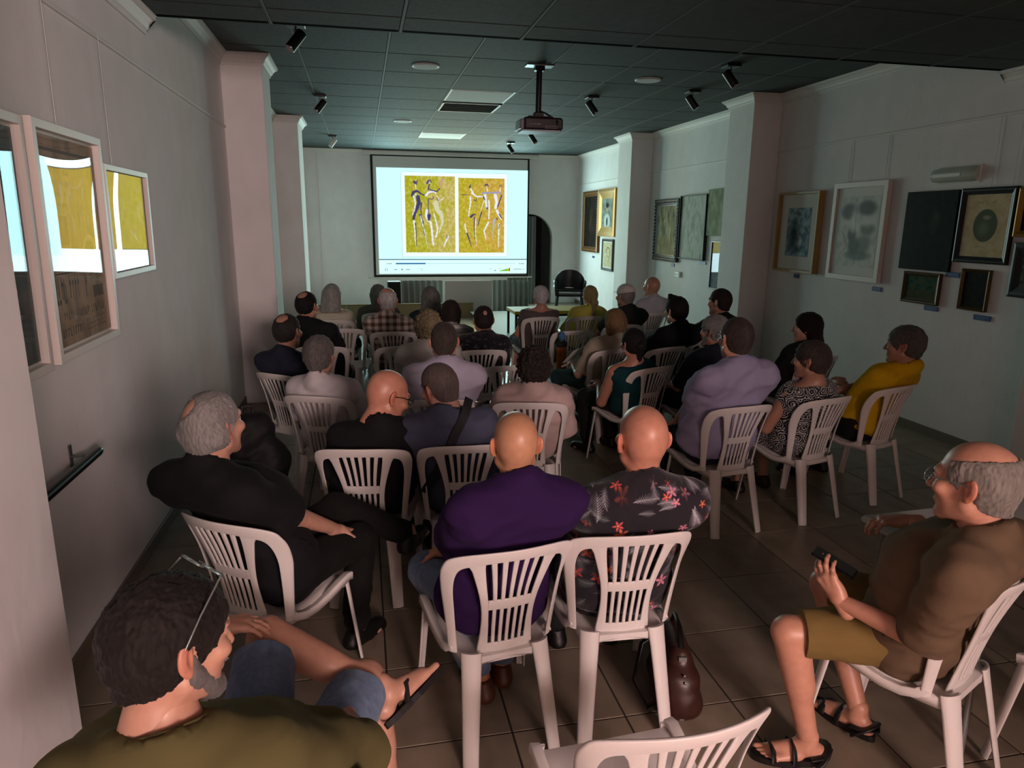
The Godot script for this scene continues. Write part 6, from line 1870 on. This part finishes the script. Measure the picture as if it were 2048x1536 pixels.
	who.append([mid, {label = "bearded grey-haired man with glasses behind the heavy man", pos = Vector2(2.65, -5.05), turn = 14, head = Vector3(-0.01, 1.09, 0.10), hy = 14, hs = 1.0, skin = tan, hair = "full", hair_col = grey, shirt = navy, sleeve = 0.9, pants_len = 1.9}, "white chair of the man with grey hair and glasses"])
	who.append([mid, {label = "woman with long dark hair in profile by the right wall", pos = Vector2(3.67, -5.30), turn = 18, head = Vector3(-0.05, 1.06, 0.09), hy = 28, hs = 1.02, skin = pale, hair = "long_dark", hair_col = Color(0.022, 0.016, 0.014), shirt = cloth("charcoal", Color(0.14, 0.15, 0.15)), sleeve = 0.9, pants_len = 1.9}, "white chair of the long-haired woman by the right wall"])
	who.append([mid, {label = "fair-haired woman in a beige shirt holding a paper", pos = Vector2(2.06, -5.93), turn = 20, head = Vector3(0.07, 1.04, 0.13), hy = -18, hs = 0.98, skin = pale, hair = "bob", hair_col = Color(0.30, 0.19, 0.09), shirt = cloth("beige", Color(0.66, 0.62, 0.55)), sleeve = 0.9, pants = cloth("trousers_teal", Color(0.16, 0.26, 0.26)), pants_len = 1.9, wl = Vector3(-0.10, 0.62, -0.24), shoulder = 0.17}, "white chair of the fair-haired woman in beige"])
	who.append([mid, {label = "young man with thick black hair in a black shirt", pos = Vector2(2.57, -5.93), turn = 18, head = Vector3(0.14, 1.14, 0.15), hy = -4, hs = 1.0, skin = pale, hair = "full_up", hair_col = blk, shirt = black, sleeve = 0.95, loose = 0.018, pants_len = 1.9, shoulder = 0.195}, "white chair of the young black-haired man"])
	who.append([mid, {label = "man in a dark shirt before the right pier, turned left", pos = Vector2(3.20, -6.30), turn = 12, head = Vector3(0.15, 1.17, 0.13), hy = 18, hs = 1.06, skin = tan, hair = "thin", hair_col = Color(0.04, 0.03, 0.026), shirt = cloth("dark_green", Color(0.10, 0.115, 0.11)), sleeve = 0.95, girth = 1.06, pants_len = 1.9}, "white chair of the man before the right pier"])
	who.append([mid, {label = "light curly-haired woman in an off-white shirt in the middle", pos = Vector2(0.52, -5.50), turn = -5, head = Vector3(-0.03, 1.10, 0.10), hs = 0.98, skin = pale, hair = "curly", hair_col = Color(0.30, 0.24, 0.14), shirt = cloth("off_white", Color(0.66, 0.64, 0.62)), sleeve = 0.9, loose = 0.02, pants_len = 1.9}, "white chair of the light curly-haired woman"])
	who.append([mid, {label = "dark-haired man with a small bald spot in a flecked dark shirt", pos = Vector2(0.97, -6.06), turn = 0, head = Vector3(0.04, 1.07, 0.10), hs = 1.0, skin = tan, hair = "spot", hair_col = Color(0.028, 0.022, 0.024), shirt = printed("fleck", fleck_image(Color8(34, 32, 38), Color8(150, 146, 152), 3, 60, 9.0), 3.0), sleeve = 0.85, pants_len = 1.9}, "white chair of the man in the flecked dark shirt"])
	who.append([far, {label = "curly dark-haired woman in a grey striped top", pos = Vector2(0.80, -6.75), turn = 0, head = Vector3(0.01, 1.05, 0.10), hs = 0.95, skin = tan, hair = "bob", hair_col = Color(0.035, 0.026, 0.018), shirt = printed("stripe", stripe_image(Color8(120, 118, 116), Color8(196, 192, 188)), 3.0), sleeve = 0.8, pants_len = 1.9, shoulder = 0.17}, "white chair of the woman in the striped top"])
	who.append([mid, {label = "man with short dark hair in a black shirt by the left pier", pos = Vector2(-0.36, -6.44), turn = -6, head = Vector3(-0.12, 1.17, 0.11), hy = -22, hs = 1.04, skin = tan, hair = "crown", hair_col = blk, shirt = black, sleeve = 0.95, girth = 1.08, loose = 0.02, shoulder = 0.20, pants_len = 1.9}, "white chair of the man in black by the left pier"])
	who.append([far, {label = "balding man in a brown and white plaid shirt", pos = Vector2(0.29, -7.19), turn = -4, head = Vector3(-0.05, 1.13, 0.10), hs = 1.06, skin = light, hair = "fringe", hair_col = white, shirt = printed("plaid", plaid_image(), 7.0), sleeve = 0.85, girth = 1.10, pants_len = 1.9}, "white chair of the man in the plaid shirt"])
	who.append([far, {label = "woman with long grey hair in a white top at the left", pos = Vector2(-0.31, -8.13), turn = -8, head = Vector3(-0.02, 1.09, 0.10), hy = -4, hs = 1.02, skin = pale, hair = "long", hair_col = Color(0.42, 0.42, 0.38), shirt = cloth("cream", Color(0.74, 0.73, 0.66)), sleeve = 0.0, pants_len = 1.9, shoulder = 0.17, neckline = -0.02}, "white chair of the woman with long grey hair in white"])
	who.append([far, {label = "grey-haired person half hidden behind the plaid shirt man", pos = Vector2(0.20, -8.70), turn = 0, head = Vector3(-0.03, 1.03, 0.10), hs = 1.0, skin = light, hair = "bob", hair_col = Color(0.20, 0.20, 0.18), shirt = cloth("grey_brown", Color(0.32, 0.30, 0.28)), sleeve = 0.9, pants_len = 1.9}, "white chair of the hidden grey-haired person"])
	who.append([far, {label = "woman with long grey hair in a dark top before the curtain", pos = Vector2(0.72, -7.75), turn = 0, head = Vector3(-0.01, 1.09, 0.10), hs = 1.0, skin = light, hair = "long", hair_col = Color(0.22, 0.225, 0.20), shirt = cloth("dark_teal", Color(0.12, 0.16, 0.17)), sleeve = 0.85, pants_len = 1.9, shoulder = 0.17}, "white chair of the long grey-haired woman in dark"])
	who.append([far, {label = "woman with short white hair in a patterned dress near the table", pos = Vector2(2.00, -8.06), turn = 5, head = Vector3(0.02, 1.06, 0.10), hs = 0.97, skin = Color(0.50, 0.24, 0.17), hair = "full", hair_col = Color(0.78, 0.79, 0.79), shirt = printed("fleck_grey", fleck_image(Color8(90, 84, 82), Color8(170, 120, 110), 5, 50, 10.0), 3.0), sleeve = 0.5, dress = true, pants = printed("fleck_blue", fleck_image(Color8(70, 86, 98), Color8(150, 170, 180), 6, 60, 10.0), 3.0), pants_len = 1.3, pants_name = "skirt", shoulder = 0.17, neckline = -0.01}, "white chair of the white-haired woman"])
	who.append([far, {label = "woman with a long blonde ponytail in a yellow shirt", pos = Vector2(2.52, -8.04), turn = 8, head = Vector3(0.09, 1.06, 0.12), hy = -4, hs = 0.97, skin = pale, hair = "pony", hair_col = Color(0.50, 0.40, 0.19), shirt = cloth("lemon", Color(0.78, 0.76, 0.36)), sleeve = 0.9, pants_len = 1.9, shoulder = 0.17}, "white chair of the blonde woman in yellow"])
	who.append([far, {label = "man in a white baseball cap and dark shirt", pos = Vector2(2.71, -7.32), turn = 8, head = Vector3(0.07, 1.13, 0.11), hy = 12, hs = 1.02, skin = tan, hair = "thin", hair_col = grey, shirt = cloth("dark_grey", Color(0.17, 0.185, 0.18)), sleeve = 0.8, girth = 1.06, pants_len = 1.9}, "white chair of the man in the white cap"])
	who.append([far, {label = "bald man in a white shirt near the far right pier", pos = Vector2(3.46, -8.27), turn = 8, head = Vector3(0.03, 1.14, 0.10), hy = 22, hs = 1.04, skin = light, shirt = cloth("white_cool", Color(0.74, 0.75, 0.78)), sleeve = 0.9, collar = true, pants_len = 1.9}, "white chair of the bald man in white"])
	var made := {}
	for w in who:
		var d: Dictionary = w[1]
		d.merge(w[0])
		if d.has("pants") and d.pants == null: d.pants = mats["cloth_swirl"]
		place_chair(d.pos.x, d.pos.y, d.turn, w[2])
		made[d.label] = person(d)
	# ---- the two nearest men, posed joint by joint in the room's own metres
	var olive := cloth("olive", Color(0.345, 0.325, 0.205))
	var d1 := own({label = "dark-haired man in an olive shirt with crossed bare legs, lower left", pos = Vector2(-0.25, -1.60), turn = 0.0, head = Vector3(-0.375, 1.13, -1.26), hy = -50, hp = -8, hr = 4, hs = 1.0, free = true, skin = Color(0.52, 0.275, 0.19), hair = "full", hair_col = Color(0.020, 0.016, 0.014), shirt = olive, collar = true, loose = 0.022, sleeve = 0.80, shoulder = 0.178, girth = 1.04, hip = Vector3(-0.25, 0.50, -1.62), neck = Vector3(-0.375, 0.935, -1.205), wrinkle = 0.008, wrinkle_freq = 7.0,
		kl = Vector3(-0.335, 0.63, -2.07), al = Vector3(0.015, 0.485, -1.94), kr = Vector3(-0.04, 0.49, -1.99), ar = Vector3(0.03, 0.085, -1.86), calf = Vector3(0.2, -1.0, 0.1), leg = 1.06,
		wl = Vector3(-0.47, 0.735, -1.98), el = Vector3(-0.53, 0.72, -1.66), hand_l = {dir = Vector3(0.95, -0.12, -0.22), palm = Vector3(0.0, -1.0, -0.1), curl = 0.18, spread = 0.3}, wr = Vector3(-0.09, 0.57, -1.72), er = Vector3(-0.03, 0.66, -1.47),
		fl = Vector3(0.62, 0.16, -0.62), ful = Vector3(-0.62, 0.70, -0.35), barefoot = true, pants = jeans, pants_len = 0.80, pants_name = "shorts", pants_cell = 0.010, cell = 0.010, fine = 0.004, hair_cell = 0.004, hand_cell = 0.004})
	place_chair(-0.27, -1.46, 0, "white chair hidden under the man in the olive shirt")
	var p1 := person(d1)
	var d2 := own({label = "elderly grey-haired man in a brown shirt and khaki shorts at the right", pos = Vector2(1.87, -1.86), turn = 25.0, head = Vector3(1.79, 1.145, -1.655), hy = 2, hp = -2, hs = 1.08, skin = Color(0.55, 0.27, 0.18), hair = "fringe", hair_col = Color(0.34, 0.31, 0.27), shirt = cloth("brown_shirt", Color(0.39, 0.32, 0.25)), collar = true, loose = 0.020, sleeve = 0.96, girth = 1.05, shoulder = 0.20, hip = Vector3(1.89, 0.515, -1.82), wrinkle = 0.006,
		kl = Vector3(1.425, 0.50, -1.955), al = Vector3(1.515, 0.085, -1.90), kr = Vector3(1.76, 0.51, -2.22), ar = Vector3(1.80, 0.085, -2.00), fl = Vector3(-1.0, 0, -0.30), fr = Vector3(-0.35, 0, -1.0), calf = Vector3(0.8, 0, 0.5),
		el = Vector3(1.665, 0.645, -1.63), wl = Vector3(1.545, 0.66, -1.86), hand_l = {dir = Vector3(-0.35, 0.75, -0.45), palm = Vector3(0.9, 0.0, -0.3), curl = 0.30, spread = 0.6}, er = Vector3(2.085, 0.765, -1.98), wr = Vector3(2.03, 0.79, -2.14), hand_r = {dir = Vector3(-0.80, -0.05, -0.35), palm = Vector3(-0.1, -1.0, 0.0), curl = 0.35, spread = 0.9},
		barefoot = true, pants = cloth("khaki", Color(0.46, 0.38, 0.22)), pants_len = 0.88, pants_name = "shorts", pants_cell = 0.010, cell = 0.010, fine = 0.004, hair_cell = 0.004, hand_cell = 0.004})
	place_chair(1.87, -1.86, 25, "white chair of the elderly man at the right")
	var p2 := person(d2)
	# ---- what they wear and hold
	flip_flop(p1, Vector3(0.015, 0.485, -1.94), Vector3(0.62, 0.16, -0.62), Vector3(-0.62, 0.70, -0.35))
	flip_flop(p1, Vector3(0.03, 0.085, -1.86), Vector3(0.15, 0, -1), Vector3.UP)
	sandal(p2, Vector3(1.515, 0.085, -1.90), Vector3(-1.0, 0, -0.30))
	sandal(p2, Vector3(1.80, 0.085, -2.00), Vector3(-0.35, 0, -1.0))
	var lens := mat("glasses_dark", Color(0.05, 0.05, 0.055), 0.15)
	glasses(p1, mat("glasses_clear", Color(0.45, 0.48, 0.47), 0.12, 0.4), 0.0, Transform3D(Basis(Vector3.RIGHT, 0.95).scaled(Vector3(1.12, 1.12, 1.12)), Vector3(0, 0.030, 0.004)))
	glasses(p2, mat("glasses_clear", Color(0.45, 0.48, 0.47), 0.12, 0.4))
	glasses(made["heavy man in a lavender collared shirt and glasses at the right"], lens)
	glasses(made["bearded grey-haired man with glasses behind the heavy man"], lens)
	glasses(made["bald man in a black shirt bowing his head to the right"], lens)
	beard(p1, Color(0.22, 0.20, 0.19)); beard(made["bearded grey-haired man with glasses behind the heavy man"], Color(0.32, 0.31, 0.30))
	cap_on(made["man in a white baseball cap and dark shirt"])
	var g: Node3D = made["man with shaved grey hair and a black strap across his slate shirt"]
	strap_over(g)
	# phone in the elderly man's hand, papers in laps
	var t := thing("phone", "dark phone held in the elderly man's raised left hand", "phone", Vector3(1.56, 0.765, -1.935), deg_to_rad(40))
	var b := MB.new(); b.box(Vector3(0, 0, 0), Vector3(0.072, 0.012, 0.15), 0.004, Basis(Vector3.RIGHT, 0.35)); part("case", b, mat("phone_black", Color(0.03, 0.03, 0.035), 0.25), t)
	b = MB.new(); b.box(Vector3(0, 0.0065, 0), Vector3(0.066, 0.002, 0.142), 0.0005, Basis(Vector3.RIGHT, 0.35)); part("screen_glass", b, mat("phone_glass", Color(0.02, 0.02, 0.025), 0.06), t)
	b = MB.new(); b.box(Vector3.ZERO, Vector3(0.15, 0.004, 0.21), 0.001, Basis(Vector3.RIGHT, -0.55))
	single("paper_sheet", b, mat("paper", Color(0.86, 0.87, 0.86), 0.9), "white leaflet held by the man in the pale lavender shirt", "leaflet", Vector3(0.70, 0.66, -4.62), 0.2)
	b = MB.new(); b.box(Vector3.ZERO, Vector3(0.16, 0.004, 0.21), 0.001, Basis(Vector3.RIGHT, -0.7) * Basis(Vector3.FORWARD, -0.3))
	single("paper_sheet", b, mat("paper", Color(0.86, 0.87, 0.86), 0.9), "pale leaflet held by the fair-haired woman in beige", "leaflet", Vector3(1.88, 0.72, -6.10), 0.35)

func flip_flop(t: Node3D, at: Vector3, dir: Vector3, up: Vector3) -> void:
	var inv := t.transform.affine_inverse()
	var z := -dir.normalized(); var y := (up - z * up.dot(z)).normalized(); var x := y.cross(z)
	var xf := inv * Transform3D(Basis(x, y, z), at)
	var b := MB.new()
	var poly := PackedVector2Array()
	for k in 28:
		var a := TAU * k / 28.0
		var zz := cos(a) * 0.132 - 0.062
		poly.append(Vector2(sin(a) * (0.043 if zz < -0.05 else 0.036), -zz))
	b.prism(poly, xf * Transform3D(Basis(Vector3.RIGHT, Vector3(0, 0, -1), Vector3(0, 1, 0)), Vector3(0, -0.095, 0)), 0.018)
	var black := mat("rubber_black", Color(0.05, 0.048, 0.045), 0.7)
	var s := part("flip_flop", b, black, t)
	b = MB.new()
	for sx in [-1.0, 1.0]: b.tube([xf * Vector3(-0.014, -0.066, -0.115), xf * Vector3(-0.004 + 0.022 * sx, -0.024, -0.085), xf * Vector3(0.034 * sx, -0.032, -0.05), xf * Vector3(0.038 * sx, -0.078, -0.015)], 0.009, 8, true, 0.5)
	part("strap", b, black, s)

func sandal(t: Node3D, at: Vector3, dir: Vector3) -> void:
	var inv := t.transform.affine_inverse()
	var z := -dir.normalized(); var y := Vector3.UP; var x := y.cross(z).normalized()
	var xf := inv * Transform3D(Basis(x, y, z), at)
	var b := MB.new()
	var poly := PackedVector2Array()
	for k in 28:
		var a := TAU * k / 28.0
		var zz := cos(a) * 0.138 - 0.062
		poly.append(Vector2(sin(a) * (0.048 if zz < -0.05 else 0.040), -zz))
	b.prism(poly, xf * Transform3D(Basis(Vector3.RIGHT, Vector3(0, 0, -1), Vector3(0, 1, 0)), Vector3(0, -0.0849, 0)), 0.024)
	var black := mat("sandal_black", Color(0.045, 0.043, 0.043), 0.5)
	var s := part("sandal", b, black, t)
	for q in [[-0.125, 0.046, 0.026, 0.013], [-0.055, 0.052, 0.020, 0.015], [0.015, 0.052, 0.034, 0.013]]:
		b = MB.new()
		var pts := []
		for k in 9:
			var a := PI * k / 8.0
			pts.append(xf * Vector3(cos(a) * q[1], -0.068 + sin(a) * (0.034 if q[0] < -0.1 else (0.060 if q[0] < 0 else 0.045)), q[0] + (0.05 * sin(a) if q[0] > 0 else 0.0)))
		b.tube(pts, q[2] * 0.6, 8, true, 0.35)
		part("strap", b, black, s)
	b = MB.new(); b.tube([xf * Vector3(-0.045, -0.045, 0.0), xf * Vector3(-0.036, -0.035, 0.055), xf * Vector3(0, -0.033, 0.078), xf * Vector3(0.036, -0.035, 0.055), xf * Vector3(0.045, -0.045, 0.0)], 0.014, 8, true, 0.35)
	part("heel_strap", b, black, s)

func beard(t: Node3D, col: Color) -> void:
	var hx: Transform3D = t.get_meta("hx")
	var p := [cap(Vector3(-0.056, -0.045, -0.012), Vector3(-0.020, -0.100, -0.072), 0.021, 0.023, 0.02), cap(Vector3(0.056, -0.045, -0.012), Vector3(0.020, -0.100, -0.072), 0.021, 0.023, 0.02), ellip(Vector3(0, -0.102, -0.076), Vector3(0.027, 0.024, 0.025), 0.02), cap(Vector3(-0.058, -0.01, -0.005), Vector3(-0.056, -0.05, -0.012), 0.013, 0.020, 0.01), cap(Vector3(0.058, -0.01, -0.005), Vector3(0.056, -0.05, -0.012), 0.013, 0.020, 0.01), cap(Vector3(-0.024, -0.052, -0.094), Vector3(0.024, -0.052, -0.094), 0.007, 0.007, 0.01)]
	var m := nets(p, 0.005)
	var fn := FastNoiseLite.new(); fn.frequency = 1.0; fn.seed = 3
	for i in m.v.size():
		var q := m.v[i]
		m.v[i] += m.n[i] * fn.get_noise_3dv(Vector3(q.x * 150, q.y * 50, q.z * 150)) * 0.003
		var sh := 1.0 + fn.get_noise_3dv(Vector3(q.x * 200, q.y * 60, q.z * 200)) * 0.4
		m.c[i] = Color(sh, sh, sh)
	m.smooth()
	part("beard", with_xf(m, hx), hair_mat(col), t)

func cap_on(t: Node3D) -> void:
	var hx: Transform3D = t.get_meta("hx")
	var m := nets([ellip(Vector3(0, 0.046, 0.010), Vector3(0.092, 0.092, 0.112), 0.02), half(Vector3(0, 0.030, 0), Vector3(0, -1, 0.22), 0.004)], 0.007)
	m.c.fill(Color.WHITE)
	var c := part("cap", with_xf(m, hx), mat("cap_white", Color(0.80, 0.77, 0.76), 0.8), t)
	var b := MB.new()
	var poly := PackedVector2Array()
	for k in 13:
		var a := PI * k / 12.0
		poly.append(Vector2(cos(a) * 0.075, 0.055 + sin(a) * 0.115))
	b.prism(poly, hx * Transform3D(Basis(Vector3.RIGHT, Vector3(0, -0.12, -1).normalized(), Vector3(0, 1, -0.12).normalized()), Vector3(0, 0.050, 0.0)), 0.005)
	part("visor", b, mat("cap_white", Color(0.8, 0.77, 0.76), 0.8), c)

# the black strap runs from the right of the neck down across the back to the left hip, lying on the shirt
func strap_over(t: Node3D) -> void:
	var shirt: MeshInstance3D = t.get_node("shirt")
	var v: PackedVector3Array = shirt.mesh.surface_get_arrays(0)[Mesh.ARRAY_VERTEX]
	var b := MB.new()
	var rows := []
	var pts := []
	var a := Vector2(0.020, 1.02); var e := Vector2(-0.20, 0.56)
	for i in 15:
		var q := a.lerp(e, i / 14.0)
		var z := -1.0
		for p in v:
			if absf(p.x - q.x) < 0.026 and absf(p.y - q.y) < 0.026: z = maxf(z, p.z)
		if z > -0.5: pts.append(Vector3(q.x, q.y, z + 0.006))
	pts.push_front(pts[0] + Vector3(0.015, 0.012, -0.07))
	for i in pts.size():
		var d: Vector3 = (pts[mini(i + 1, pts.size() - 1)] - pts[maxi(i - 1, 0)]).normalized()
		var side := Vector3(0.9, -0.45, 0.0)
		side = (side - d * side.dot(d)).normalized()
		var n := d.cross(side).normalized()
		rows.append(PackedVector3Array([pts[i] - side * 0.022 + n * 0.003, pts[i] + side * 0.022 + n * 0.003, pts[i] + side * 0.022 - n * 0.003, pts[i] - side * 0.022 - n * 0.003]))
	b.loft(rows, true, true)
	part("bag_strap", b, mat("strap_black", Color(0.07, 0.07, 0.078), 0.8), t)
